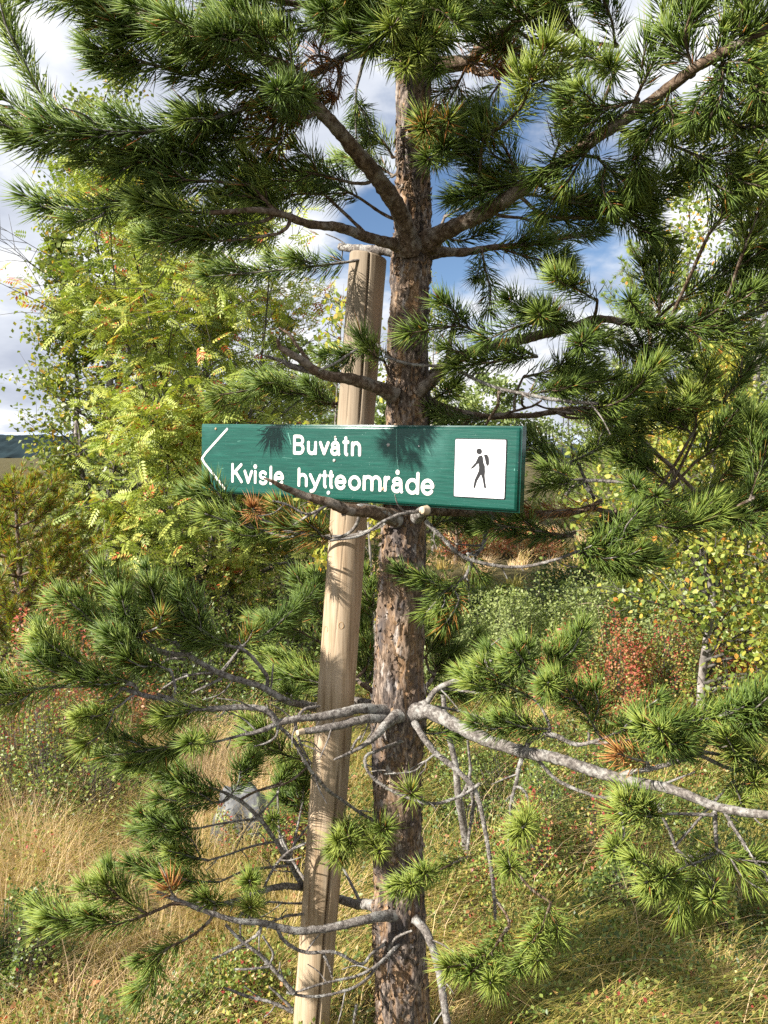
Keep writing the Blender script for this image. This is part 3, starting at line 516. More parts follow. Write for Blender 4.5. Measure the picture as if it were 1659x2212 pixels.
 ([(1300,1085,1.98),(1240,1100,1.96),(1150,1105,1.94)],3,'d'),([(1240,1160,1.95),(1150,1145,1.93),(1062,1132,1.9)],3,''),([(1245,1192,1.86),(1310,1180,1.8),(1400,1130,1.74)],5,''),
 ([(1250,1190,1.86),(1320,1215,1.8),(1390,1205,1.76)],4,''),([(1390,1130,1.9),(1470,1140,1.86),(1560,1110,1.82)],4,''),([(1330,1100,1.96),(1330,1150,1.9),(1310,1220,1.84)],4,''),
 ([(1300,900,2.0),(1380,900,1.95),(1450,890,1.9)],3,''),([(1620,1080,1.8),(1640,1020,1.78),(1659,960,1.76)],3,''),([(1060,900,1.95),(1000,905,1.96),(940,900,1.98)],2,''),
 ([(940,860,1.98),(965,845,1.94),(980,830,1.9)],1,''),([(1560,870,1.88),(1600,820,1.86),(1640,760,1.84)],3,''),
 # below the sign, right
 ([(1000,1245,1.95),(975,1270,1.93),(905,1245,1.9)],1,''),([(990,1262,1.95),(964,1275,1.93),(920,1325,1.9)],1,''),([(975,1265,1.94),(990,1300,1.9),(960,1350,1.88)],0,'m'),([(925,1150,2.05),(960,1125,2.05),(1010,1140,2.05)],2,''),
 ([(1010,1195,1.96),(1025,1225,1.96),(1040,1245,1.96)],0,''),([(920,1480,2.2),(950,1440,2.2),(985,1400,2.2)],3,''),([(920,1420,2.2),(940,1380,2.2),(950,1335,2.2)],3,''),([(930,1500,2.15),(960,1490,2.15),(1000,1500,2.15)],2,''),
 ([(1150,1508,1.8),(1090,1480,1.78),(1030,1458,1.76)],3,''),([(1190,1480,1.8),(1150,1450,1.76),(1110,1420,1.72)],2,''),([(1175,1500,1.8),(1195,1450,1.78),(1212,1395,1.76)],3,''),
 ([(1180,1510,1.8),(1182,1490,1.68),(1184,1476,1.6)],0,''),([(1185,1575,1.76),(1130,1570,1.74),(1075,1550,1.72)],3,''),([(1300,1596,1.7),(1265,1540,1.68),(1235,1500,1.66),(1200,1465,1.64)],3,''),
 ([(1300,1596,1.7),(1370,1570,1.64),(1460,1560,1.58),(1560,1545,1.52),(1680,1480,1.45)],7,''),([(1535,1600,1.58),(1590,1560,1.52),(1659,1520,1.46)],4,''),([(1330,1600,1.68),(1390,1600,1.62),(1450,1610,1.58)],3,''),
 ([(1460,1605,1.6),(1440,1590,1.54),(1425,1575,1.5)],1,'b'),([(1400,1650,1.62),(1370,1640,1.6),(1340,1630,1.58)],1,'d'),
 ([(1146,1762,1.75),(1140,1775,1.66),(1130,1788,1.56)],1,'b'),([(1350,1812,1.65),(1338,1825,1.58),(1326,1838,1.52)],0,'b'),([(1560,1840,1.62),(1490,1870,1.56),(1430,1895,1.5),(1398,1905,1.46)],3,'b'),
 ([(1430,1760,1.54),(1390,1765,1.5),(1345,1758,1.48)],2,'b'),([(1545,1905,1.55),(1538,1930,1.5),(1535,1945,1.46)],0,'b'),([(1580,1690,1.66),(1594,1715,1.6),(1602,1735,1.56)],1,'b'),
 ([(1548,1835,1.54),(1600,1860,1.52),(1680,1880,1.5)],3,'b'),([(1480,1850,1.6),(1500,1920,1.58),(1530,1960,1.56)],2,'b'),([(1010,1850,1.86),(950,1880,1.8),(905,1905,1.72),(888,1911,1.68)],2,'b'),
 ([(1096,1830,1.79),(1100,1860,1.72),(1104,1876,1.66)],0,'b'),([(1190,1950,1.66),(1172,2000,1.6),(1151,2035,1.54)],2,'b'),([(1095,2005,1.66),(1055,2065,1.58),(1016,2103,1.5)],3,'b'),
 ([(890,1718,1.86),(888,1712,1.8)],0,'b'),([(1620,1640,1.6),(1640,1660,1.58),(1670,1670,1.56)],2,'b'),([(1640,1660,1.6),(1600,1640,1.58),(1570,1600,1.56)],2,''),([(905,1580,1.95),(935,1585,1.94),(965,1580,1.93)],1,''),
 # left of the post
 ([(375,1385,1.86),(300,1370,1.82),(220,1350,1.8),(115,1298,1.76)],3,''),([(290,1370,1.82),(280,1325,1.8),(272,1280,1.78)],2,''),([(370,1380,1.86),(345,1325,1.84),(325,1270,1.82)],2,''),
 ([(500,1396,1.91),(450,1370,1.88),(400,1335,1.86),(385,1295,1.84)],2,''),([(500,1396,1.91),(430,1385,1.88),(370,1368,1.86)],3,''),([(520,1400,1.92),(580,1365,1.94),(620,1330,1.95),(648,1300,1.96)],3,''),
 ([(695,1390,2.2),(640,1360,2.18),(590,1340,2.16)],3,''),([(690,1430,2.2),(630,1425,2.16),(565,1415,2.14)],3,''),([(705,1340,2.25),(675,1300,2.22),(645,1250,2.2)],2,''),([(170,1480,1.7),(130,1450,1.68),(88,1415,1.66)],3,''),
 ([(290,1478,1.73),(210,1450,1.7),(110,1405,1.68)],4,'b'),([(370,1450,1.8),(300,1420,1.76),(230,1398,1.74)],4,''),([(125,1483,1.68),(60,1490,1.64),(0,1500,1.62)],3,'b'),([(290,1500,1.74),(240,1535,1.7),(190,1545,1.66)],2,'b'),
 ([(460,1530,1.78),(410,1535,1.76),(358,1540,1.74)],2,'b'),([(440,1600,1.8),(350,1616,1.76),(225,1634,1.72)],3,''),([(465,1602,1.78),(430,1604,1.68),(412,1606,1.6)],0,''),([(640,1510,1.98),(630,1503,1.9),(620,1498,1.84)],0,'b'),
 ([(670,1650,1.86),(600,1625,1.84),(530,1600,1.82)],3,''),([(805,1340,2.3),(795,1300,2.3),(780,1250,2.3)],2,''),([(805,1420,2.3),(790,1380,2.3),(775,1330,2.3)],3,''),([(800,1490,2.2),(785,1450,2.22),(770,1410,2.24)],2,''),([(730,1490,2.2),(670,1470,2.2),(600,1450,2.2)],4,''),
 ([(725,880,2.15),(680,860,2.12),(622,838,2.1)],3,''),([(640,815,2.1),(560,838,2.06),(465,855,2.02)],3,''),([(815,745,1.98),(780,755,1.94),(745,768,1.9)],2,''),([(830,780,1.95),(810,770,1.9),(800,750,1.88)],1,''),
 ([(600,1146,2.0),(540,1140,1.96),(450,1112,1.92)],3,''),([(720,1166,1.9),(670,1155,1.86),(612,1140,1.84)],2,'m'),([(510,1120,2.0),(470,1090,1.98),(430,1065,1.96)],2,''),([(560,1120,1.9),(552,1108,1.86),(548,1100,1.82)],1,'d'),
 ([(485,1712,1.95),(420,1690,1.92),(350,1668,1.88)],3,''),([(480,1732,1.95),(430,1738,1.92),(375,1750,1.9)],2,''),([(500,1715,1.95),(515,1690,1.94),(520,1655,1.92)],2,''),([(600,1714,2.0),(608,1690,2.0),(612,1665,2.0)],2,''),
 ([(650,1750,2.05),(655,1720,2.05),(648,1695,2.05)],2,''),([(430,1789,1.92),(380,1792,1.88),(328,1790,1.84)],2,''),([(450,1859,1.93),(410,1850,1.9),(370,1838,1.86)],3,''),([(475,1905,1.92),(410,1905,1.88),(348,1900,1.84)],3,''),
 ([(500,1955,1.88),(460,1948,1.84),(430,1940,1.82)],1,'b'),([(320,1975,1.74),(270,1945,1.72),(225,1908,1.7)],2,'b'),([(320,1975,1.74),(250,1995,1.72),(170,2000,1.7),(90,2008,1.68)],4,'b'),([(400,2030,1.8),(360,2050,1.76),(320,2085,1.74)],2,'b'),
 ([(545,1925,1.95),(542,1912,1.88),(540,1903,1.84)],0,'b'),([(550,1955,1.96),(545,1958,1.88),(540,1960,1.84)],0,'b'),([(600,1790,2.0),(594,1780,1.96),(590,1772,1.92)],0,''),([(380,1940,1.76),(372,1930,1.75),(368,1918,1.74)],0,'d'),
 ([(690,1780,2.1),(650,1745,2.1),(600,1722,2.08)],3,''),([(770,1790,1.96),(800,1815,1.86),(820,1840,1.76)],1,'b'),([(745,1775,1.97),(752,1800,1.86),(757,1820,1.78)],1,'b'),([(760,1790,1.95),(745,1830,1.88),(738,1850,1.84)],1,'b'),
]
NL = .060
def needles(mb, path, dens, L, live=True, mode='', wd=.00122, flat=False):
    seg = np.linalg.norm(np.diff(path, axis=0), axis=1); tot = seg.sum(); s = np.concatenate([[0], np.cumsum(seg)])
    n = max(24, int(tot * dens)); u = np.concatenate([RG.uniform(0, tot, n), tot - np.abs(RG.normal(0, .006, int(34)))]); u = np.clip(u, 0, tot)
    T, A, B = frames(path)
    pos = np.stack([np.interp(u, s, path[:, k]) for k in range(3)], -1); t = unit(np.stack([np.interp(u, s, T[:, k]) for k in range(3)], -1))
    a = unit(np.stack([np.interp(u, s, A[:, k]) for k in range(3)], -1)); b = np.cross(t, a)
    ph = RG.uniform(0, 2 * math.pi, len(u)); tipf = np.clip(1 - (tot - u) / .03, 0, 1)
    al = np.radians(RG.normal(50, 10, len(u)) - tipf * RG.uniform(0, 32, len(u)))
    d = unit(t * np.cos(al)[:, None] + (a * np.cos(ph)[:, None] + b * np.sin(ph)[:, None]) * np.sin(al)[:, None] + np.array([0, 0, .06]))
    ln = L * RG.uniform(.6, 1.1, len(u)) * (.82 + .36 * RG.random()) * (1 - .15 * tipf)
    side = unit(np.cross(d, RG.normal(0, 1, (len(u), 3)))); up = np.cross(d, side)
    bend = unit(t) * ln[:, None] * RG.uniform(.0, .28, (len(u), 1))
    p1 = pos + d * ln[:, None] * .45; tip = pos + d * ln[:, None] + bend
    w = wd * RG.uniform(.8, 1.2, (len(u), 1))
    V = np.stack([pos, p1 + side * w, p1 + (-.5 * side + .87 * up) * w, p1 + (-.5 * side - .87 * up) * w, tip], 1)
    k = np.arange(len(u))[:, None] * 5
    fs = [k + [0, 2, 1], k + [0, 3, 2], k + [0, 1, 3], k + [4, 1, 2], k + [4, 2, 3], k + [4, 3, 1]]
    sh = RG.normal(0, .12); old = np.clip(1 - u / tot, 0, 1)
    v = np.clip(.50 + sh + RG.normal(0, .16, len(u)) + (.24 if 'b' in mode else 0) + .1 * tipf, 0, .92)  # b mode: front light on the tufts put into a lighter needle colour
    q = RG.random(len(u)); v = np.where(q < .012 + .05 * (old > .85), RG.uniform(.945, 1, len(u)), v)
    if 'm' in mode: v = np.where(RG.random(len(u)) < .4, RG.uniform(.92, .98, len(u)), v)
    if not live: v = RG.random(len(u))
    if flat:
        V = np.stack([pos, p1 + side * w, tip, p1 - side * w], 1); k = np.arange(len(u))[:, None] * 4
        mb.add(V.reshape(-1, 3), np.concatenate([k + [0, 1, 2], k + [0, 2, 3]]), np.concatenate([v] * 2)); return
    mb.add(V.reshape(-1, 3), np.concatenate(fs), np.concatenate([v] * 6))
def build_branches():
    allp = []; wood = []
    for pts, w0, w1, mt in BR:
        P3 = np.array([P(*p) for p in pts]); sp = smoothpath(P3, 9)
        L = np.linalg.norm(np.diff(sp, axis=0), axis=1).sum()
        jit = (np.stack([fbm(sp * 9, 100 + k, 2) for k in range(3)], -1) - .5) * min(.018, L * .05)
        e = np.sin(np.linspace(0, math.pi, len(sp)))[:, None]; sp = sp + jit * e
        r0, r1 = w0 / 2 / F * DEP(sp[0]), w1 / 2 / F * DEP(sp[-1])
        r = np.linspace(r0, r1, len(sp)) ** 1.0
        n = max(len(sp), int(L / .008)); u = np.linspace(0, 1, len(sp)); uu = np.linspace(0, 1, n)
        sp = np.stack([np.interp(uu, u, sp[:, k]) for k in range(3)], -1); r = np.interp(uu, u, r)
        col = (TRY - .0) ; dist = np.linalg.norm(sp[:, :2] - np.array([[trunk_at(z)[0][0], TRY] for z in sp[:, 2]]), axis=1)
        r = r * (1 + .55 * np.exp(-np.clip(dist - .055, 0, 9) / .018))       # collar where it leaves the trunk
        mb = MB(); big = r0 > .007
        tube(mb, sp, r, 14 if big else 9, .5 if big else .65, len(wood), bf=90 if big else 190)
        if not big or mt == 'deadwood':                                     # rough needle scars standing off the twig
            m = int(L * (900 if r0 < .006 else 1300)); T, A, B = frames(sp); i = RG.integers(0, n, m); ph = RG.uniform(0, 6.28, m)
            o = A[i] * np.cos(ph)[:, None] + B[i] * np.sin(ph)[:, None]; ax = unit(o * .8 + T[i] * RG.uniform(.1, 1, (m, 1)))
            leaves(mb, sp[i] + o * r[i][:, None] * .85, ax, T[i] + .3, RG.uniform(.0018, .0042, m), .0022, RG.random(m))
        if mt == 'deadwood' and L > .12:
            T, A, B = frames(sp)
            for q in range(int(RG.integers(2, 4 + int(L * 9)))):
                i = int(RG.integers(int(n * .12), n - 2)); ph = RG.uniform(0, 6.28); sd = A[i] * math.cos(ph) + B[i] * math.sin(ph); ln = RG.choice([.012, .03, .055, .085]) * RG.uniform(.7, 1.3)
                d = unit(T[i] * RG.uniform(.3, .9) + sd + [0, 0, -.15]); e1 = sp[i] + d * ln * .5; e2 = e1 + unit(d + T[i] * .5 + RG.normal(0, .25, 3)) * ln * .5
                tube(mb, smoothpath([sp[i], e1, e2], 4), np.linspace(min(.0022, r[i] * .6), .0012, 9), 5, .5, q, bf=190)
        wood.append([mb, mt, sp, r, [], dist[0] < .09, pts]); allp.append(sp)
    # sprays
    sprays = []
    for pts, ns, fl in SH:
        if all(500 < p[0] < 700 and 1200 < p[1] < 1800 for p in pts): pts = [(a, b, c + .16) for a, b, c in pts]     # shifted back in depth so sunlight reaches the post
        P3 = np.array([P(*p) for p in pts]); sp = smoothpath(P3, 7)
        best = None
        for wi, w in enumerate(wood):
            dd = np.linalg.norm(w[2] - sp[0], axis=1) - np.where(w[1] == 'x', 0, 0); k = int(np.argmin(dd)); 
            if best is None or dd[k] < best[0]: best = (dd[k], wi, k)
        dmin, wi, k = best; w = wood[wi]
        if dmin > .012:                                                       # the twig that carries the spray
            k2 = max(0, k - int(dmin / .008 * .8)); a = w[2][k2]; b = sp[0]; t0 = unit(sp[1] - sp[0])
            mid = (a + b) / 2 - t0 * dmin * .15 + np.array([0, 0, -.1]) * dmin
            tube(w[0], smoothpath([a, mid, b, sp[1]], 7), np.linspace(min(w[3][k2], .0045), .0026, 22), 7, .5, wi, bf=190)
        mb = MB(); tw = MB(); tot = np.linalg.norm(np.diff(sp, axis=0), axis=1).sum()
        live = 'd' not in fl; dens = 1120 if live else 600
        tube(w[0], sp, np.linspace(.0032, .0016, len(sp)), 6, .4, wi, bf=190)
        needles(mb, sp, dens, NL, live, fl)
        T, A, B = frames(sp); scl = min(1, tot / .16 + .3)
        for q in range(ns + (1 if pts[0][1] > 1200 and ns > 1 else 0) if live else 0):
            i = int(len(sp) * RG.uniform(.15, .8)); ph = RG.uniform(0, 2 * math.pi); sd = A[i] * math.cos(ph) + B[i] * math.sin(ph)
            sd = sd * [1, .8, .75]; d = unit(T[i] * .85 + sd * .8 + np.array([0, 0, .12])); ln = RG.uniform(.05, .11) * scl
            s2 = smoothpath([sp[i], sp[i] + d * ln * .5, sp[i] + unit(d + T[i] * .5 + [0, 0, .12]) * ln], 5)
            tube(w[0], s2, np.linspace(.0022, .0013, len(s2)), 5, 0)
            needles(mb, s2, dens, NL * .95, live, fl)
        # bud at the tip
        tube(w[0], np.array([sp[-1], sp[-1] + T[-1] * .004, sp[-1] + T[-1] * .009]), np.array([.0022, .0028, .0008]), 6)
        w[4].append((mb, live, sp[0]))
    for mb, mt, sp, r, ch, main, pts in wood:
        lp = sp[0]
        o = mb.obj('branch', M[mt], pine, smooth=True, loc=lp)
        for m2, live, b in ch: m2.obj('needle_spray', M['needle' if live else 'deadneedle'], o, loc=b)
build_branches()
def cut_ends():
    for (x, y, Y), w in (((655, 1580, 1.826), 15), ((922, 1102, 1.845), 22)):
        c = P(x, y, Y); mb = MB(); tube(mb, np.array([c, c + np.array([-.012, -.012, .001])]), np.array([w, w * .75]) / 2 / F * Y, 10, .3)
        mb.obj('cut_end', M['cut'], pine, loc=c)
cut_ends()
# ---------------------------------------------------------------- post
PO = [(548, 796, 76), (700, 783, 78), (920, 769, 78), (1150, 749, 77), (1500, 726, 80), (1800, 706, 81), (2000, 690, 80), (2212, 672, 81), (2400, 656, 84)]
POY = 2.05
def build_post():
    pp = np.array([P(x, y, POY) for y, x, w in PO]); rr = np.array([w / 2 / F * DEP(P(x, y, POY)) for y, x, w in PO]); rr = rr * .35 + rr.mean() * .65
    z0, z1 = -.08, pp[0, 2]; rows, S = 200, 144; zs = np.linspace(z0, z1, rows); o = np.argsort(pp[:, 2])
    cf = np.polyfit(pp[:, 2], pp[:, 0], 2); cx = np.polyval(cf, zs); r = np.interp(zs, pp[o, 2], rr[o])
    th = np.linspace(0, 2 * math.pi, S, endpoint=False)
    ct = np.stack([np.repeat(np.cos(th)[None], rows, 0), np.repeat(np.sin(th)[None], rows, 0), np.repeat(zs[:, None] * 1.2, S, 1)], -1)
    R = r[:, None] + .0022 * (fbm(ct * 1.1, 3, 2) - .5) * 2 + .0005 * (fbm(ct * [14, 14, 1.5], 8, 2) - .5)
    def crack(zc0, zc1, px0, px1, wid, dep):
        nonlocal R
        f = np.clip((zs - zc0) / (zc1 - zc0), 0, 1); m = np.sin(f * math.pi) ** .35 * ((zs > zc0) & (zs < zc1))
        ax = px0 + (px1 - px0) * f + .03 * (fbm(np.stack([zs * 7, zs * 0, zs * 0], -1), 4, 2) - .5) * 2
        tc = -math.pi / 2 + np.arcsin(np.clip(ax, -.95, .95)); da = (th[None] - tc[:, None] + math.pi) % (2 * math.pi) - math.pi
        R = R - dep * m[:, None] * np.exp(-(da * r[:, None] / wid) ** 2)
    crack(P(0, 915, POY)[2], z1 + .4, .22, .05, .0016, .016); crack(P(0, 2700, POY)[2], P(0, 1640, POY)[2], .28, .50, .0027, .028)
    crack(P(0, 1450, POY)[2], P(0, 930, POY)[2], -.25, -.08, .0009, .004); crack(P(0, 915, POY)[2], P(0, 620, POY)[2], -.45, -.55, .0009, .006); crack(P(0, 1980, POY)[2], P(0, 1480, POY)[2], -.3, -.15, .0008, .003)
    V = np.stack([cx[:, None] + R * np.cos(th), POY + R * np.sin(th), np.repeat(zs[:, None], S, 1)], -1)
    # top sawn at a slant: high at left, lower to the right
    k = sstep(zs, z1 - .12, z1)[:, None]; V[..., 2] -= k * ((V[..., 0] - cx[:, None]) / r[:, None] * .5 + .5) * .018
    post = thing('wooden_post', (float(cx[0]), POY, 0), 'leaning round timber post with drying cracks, left of the pine trunk', 'post')
    mb = MB(); i, j = np.meshgrid(np.arange(rows - 1), np.arange(S), indexing='ij'); j2 = (j + 1) % S
    mb.add(V, np.stack([i * S + j, i * S + j2, (i + 1) * S + j2, (i + 1) * S + j], -1).reshape(-1, 4))
    top = V[-1]; c = top.mean(0); prev = None
    for q, f in enumerate((1, .96, .85)):
        ring = c + (top - c) * f + [0, 0, [0, .003, .005][q]]
        if prev is not None:
            j = np.arange(S); j2 = (j + 1) % S; mb.add(np.vstack([prev, ring]), np.stack([j, j2, S + j2, S + j], 1))
        prev = ring
    j = np.arange(S); mb.add(np.vstack([prev, c + [0, 0, .005]]), np.stack([j, (j + 1) % S, np.full(S, S)], 1))
    mb.obj('shaft', M['post'], post, smooth=True)
    for px, py in ((783, 667), (704, 1362), (737, 1350), (776, 1367), (664, 2000)):        # knots: a ring round a slightly sunk eye
        z = P(px, py, POY - .04)[2]; x = P(px, py, POY - .04)[0]; c0 = np.polyval(cf, z); rr0 = float(np.interp(z, zs, r)); s = np.clip((x - c0) / rr0, -.93, .93); nx, ny = s, -math.sqrt(1 - s * s)
        cen = np.array([c0 + nx * rr0, POY + ny * rr0, z]); tan = np.array([-ny, nx, 0]); out = np.array([nx, ny, 0]); a = np.linspace(0, 6.283, 15)
        ring = cen + tan * np.cos(a)[:, None] * .006 + np.array([0, 0, 1]) * np.sin(a)[:, None] * .0085 + out * -.0004
        mb = MB(); tube(mb, ring, .0011, 6, .2, cap=False); mb.obj('knot', M['knot'], post, loc=cen)
build_post()
# ---------------------------------------------------------------- sign
def build_sign():
    TL = P(433.5, 917, 2.235); TRc = P(1121, 922, 1.74); U = TRc - TL; Wd = np.linalg.norm(U); U = U / Wd
    nrm = unit(np.cross(U, [0, 0, 1.0])); nrm = nrm * (1 if nrm[1] < 0 else -1); Dn = unit(np.cross(U, nrm)); Dn = Dn * (1 if Dn[2] < 0 else -1)
    O = TL
    def uv(px, py):
        d = P0(px, py); e = np.array([0, 0, EYE]); t = np.dot(O - e, nrm) / np.dot(d, nrm); q = e + d * t - O; return float(q @ U), float(q @ Dn)
    hl = uv(428, 1056)[1]; hr = uv(1108, 1104)[1]; H = (hl + hr) / 2
    def W(u, v, n=0.0): return O + U * u + Dn * v + nrm * n
    cen = W(Wd / 2, H / 2, -.016)
    sg = thing('trail_sign', tuple(cen), 'green wooden trail sign reading Buvatn and Kvisle hytteområde with a white hiker panel', 'sign')
    # board: rectangular plate with stepped, chamfered edge (rows of rings)
    TH = .032; prof = [(0, -TH), (0, -.010), (.0035, -.0085), (.0045, -.004), (.0075, -.001), (.009, 0.0)]
    e = .009; u0, u1, v0, v1 = -.004, Wd + .004, -.002, H + .006; mb = MB(); prev = None
    for ins, n in prof:
        ring = np.array([W(u0 + ins, v0 + ins, n), W(u1 - ins, v0 + ins, n), W(u1 - ins, v1 - ins, n), W(u0 + ins, v1 - ins, n)])
        if prev is not None: mb.add(np.vstack([prev, ring]), [[0, 4, 5, 1], [1, 5, 6, 2], [2, 6, 7, 3], [3, 7, 4, 0]])
        else: mb.add(ring, [[0, 1, 2, 3]])
        prev = ring
    mb.add(prev, [[0, 3, 2, 1]])
    # orient the board so its local x runs along the grain
    me_o = mb.obj('board', M['sign'], sg)
    from mathutils import Matrix
    Rm = Matrix((Vector(U), Vector(-nrm), Vector(-Dn))).transposed().to_4x4()
    me_o.data.transform(Rm.inverted()); me_o.rotation_euler = Rm.to_euler()
    def D1(x, y): return (750 + x / 2.37) * .5486, (1600 + y / 2.37) * .5486
    def D2(x, y): return (1400 + x / 2.212) * .5486, (1600 + y / 2.212) * .5486
    def stroke(mb, pts, w, n0=.0004, hgt=.0006):
        p = np.array([W(a, b, n0) for a, b in pts]); T = unit(np.gradient(p, axis=0)); Sd = np.cross(T, nrm)
        p = np.vstack([p[0] - T[0] * w * .30, p, p[-1] + T[-1] * w * .30]); T = np.vstack([T[:1], T, T[-1:]]); Sd = np.vstack([Sd[:1], Sd, Sd[-1:]])
        sc_ = np.ones(len(p)); sc_[0] = sc_[-1] = .72
        a = np.linspace(0, 2 * math.pi, 10, endpoint=False); V = p[:, None] + Sd[:, None] * np.cos(a)[None, :, None] * (w / 2 * sc_)[:, None, None] + nrm * np.sin(a)[None, :, None] * hgt
        n = len(p); i, j = np.meshgrid(np.arange(n - 1), np.arange(10), indexing='ij'); j2 = (j + 1) % 10
        mb.add(V, np.stack([i * 10 + j, i * 10 + j2, (i + 1) * 10 + j2, (i + 1) * 10 + j], -1).reshape(-1, 4))
        for r_, T_, s in ((0, -T[0], 1), (n - 1, T[-1], -1)):
            c = p[r_] + T_ * w * .14; mb.add(np.vstack([V[r_], c]), [[j, (j + 1) % 10, 10][::s] for j in range(10)])
    def arc(cx, cy, rx, ry, a0, a1, n=14):
        a = np.radians(np.linspace(a0, a1, n)); return [(cx + rx * math.cos(t), cy + ry * math.sin(t)) for t in a]
    A = 1.52
    Gl = {
     'B': [[(0, 0), (0, A)], [(0, A), (.5, A)] + arc(.55, A - .36, .40, .36, 90, -90) + [(0, .80)], [(0, .80), (.5, .80)] + arc(.58, .40, .42, .40, 90, -90) + [(0, 0)]],
     'K': [[(0, 0), (0, A)], [(.95, A), (.02, .62)], [(.32, .88), (1, 0)]],
     'u': [[(0, 1), (0, .42)] + arc(.48, .40, .48, .40, 180, 360) + [(1, .6)], [(1, 1), (1, 0)]],
     'v': [[(0, 1), (.5, 0)], [(.5, 0), (1, 1)]],
     'a': [arc(.47, .66, .42, .34, 165, 0) + [(.90, .3), (.96, .02), (1.0, 0)], [(.88, .58)] + arc(.42, .28, .42, .28, 75, 290) + [(.88, .24)]],
     't': [[(.42, 1.36), (.42, .25)] + arc(.72, .2, .3, .2, 180, 275), [(0, 1.0), (.95, 1.0)]],
     'n': [[(0, 0), (0, 1)], [(0, .55)] + arc(.5, .58, .5, .42, 170, 0) + [(1, 0)]],
     'i': [[(0, 0), (0, 1)], [(0, 1.42), (0, 1.46)]],
     's': [arc(.5, .74, .44, .26, 25, 270) + arc(.5, .25, .48, .25, 90, -155)],
     'l': [[(0, 0), (0, A)]],
     'e': [[(.04, .52), (.96, .52)], [(.97, .52)] + arc(.5, .5, .49, .5, 8, 325, 26)],
     'h': [[(0, 0), (0, A)], [(0, .55)] + arc(.5, .58, .5, .42, 170, 0) + [(1, 0)]],
     'y': [[(0, 1), (.5, .05)], [(1, 1), (.45, -.25), (.32, -.40), (.08, -.44)]],
     'o': [arc(.5, .5, .5, .5, 0, 372, 28)],
     'm': [[(0, 0), (0, 1)], [(0, .6)] + arc(.25, .62, .25, .38, 170, 0) + [(.5, 0)], [(.5, .6)] + arc(.75, .62, .25, .38, 170, 0) + [(1, 0)]],
     'r': [[(0, 0), (0, 1)], [(0, .5)] + arc(.75, .45, .72, .53, 165, 80)],
     'd': [[(1, 0), (1, A)], arc(.5, .5, .5, .5, 0, 372, 28)],
    }
    Gl['å'] = Gl['a'] + [[(.48, 1.50), (.52, 1.50)]]
    sw = .0090
    def row(spec, f):
        for ch, x0, x1, yb, yt, Dm in spec:                # outer left, right, baseline, x-height top in zoom pixels
            ua, vb = uv(*Dm(x0, yb)); ub, _ = uv(*Dm(x1, yb)); _, vt = uv(*Dm((x0 + x1) / 2, yt))
            narrow = ch in 'il'; ca, cb = (ua + sw / 2, ub - sw / 2); base = vb - sw / 2; xh = (base - (vt + sw / 2)); mb = MB(); k = 0
            for st in Gl[ch]:
                pts = [((ua + ub) / 2 if narrow else ca + (cb - ca) * x, base - xh * y) for x, y in st]
                q = []
                for a, b in zip(pts[:-1], pts[1:]):
                    q += [a, ((a[0] + b[0]) / 2, (a[1] + b[1]) / 2)]
                stroke(mb, q + [pts[-1]], sw * (1.45 if (ch == 'å' and k == 2) or (ch == 'i' and k == 1) else 1), .0005 + .00012 * k); k += 1
            o = mb.obj('letter', M['white'], sg, smooth=True, loc=W((ua + ub) / 2, base))
    row([('B', 958, 1066, 452, 318, D1), ('u', 1088, 1182, 456, 320, D1), ('v', 1198, 1300, 458, 322, D1), ('a', 1306, 1402, 463, 322, D1), ('t', 1416, 1488, 466, 318, D1), ('n', 1498, 1594, 470, 326, D1)], 0)
    row([('K', 382, 492, 716, 582, D1), ('v', 496, 586, 724, 590, D1), ('i', 592, 620, 727, 592, D1), ('s', 636, 722, 735, 598, D1), ('l', 736, 766, 738, 604, D1), ('e', 778, 876, 742, 604, D1),
         ('h', 1000, 1096, 754, 622, D1), ('y', 1104, 1226, 760, 624, D1), ('t', 1226, 1284, 766, 630, D1), ('t', 1284, 1344, 770, 632, D1), ('e', 1346, 1458, 780, 638, D1), ('o', 1472, 1592, 785, 644, D1),
         ('m', 62, 228, 740, 600, D2), ('r', 244, 308, 746, 604, D2), ('å', 312, 418, 756, 614, D2), ('d', 434, 556, 768, 625, D2), ('e', 566, 688, 776, 630, D2)], 1)
    mb = MB(); pa = [uv(*D1(*q)) for q in ((345, 212), (97, 487), (322, 768))]
    L1 = [tuple(np.array(pa[0]) * (1 - t) + np.array(pa[1]) * t) for t in np.linspace(0, 1, 6)]; L2 = [tuple(np.array(pa[1]) * (1 - t) + np.array(pa[2]) * t) for t in np.linspace(0, 1, 6)]
    L1 = [(max(a, .006), b) for a, b in L1]; L2 = [(max(a, .006), b) for a, b in L2]
    stroke(mb, L1, .0072, .0005); stroke(mb, L2, .0072, .0007); mb.obj('arrow', M['white'], sg, smooth=True, loc=W(*pa[1]))
    # small ring over the a of the first line
    mb = MB(); c = uv(*D1(1356, 308)); stroke(mb, [(c[0] - .0008, c[1]), (c[0] + .0008, c[1])], .0075, .0005); mb.obj('letter_dot', M['white'], sg, smooth=True, loc=W(*c))
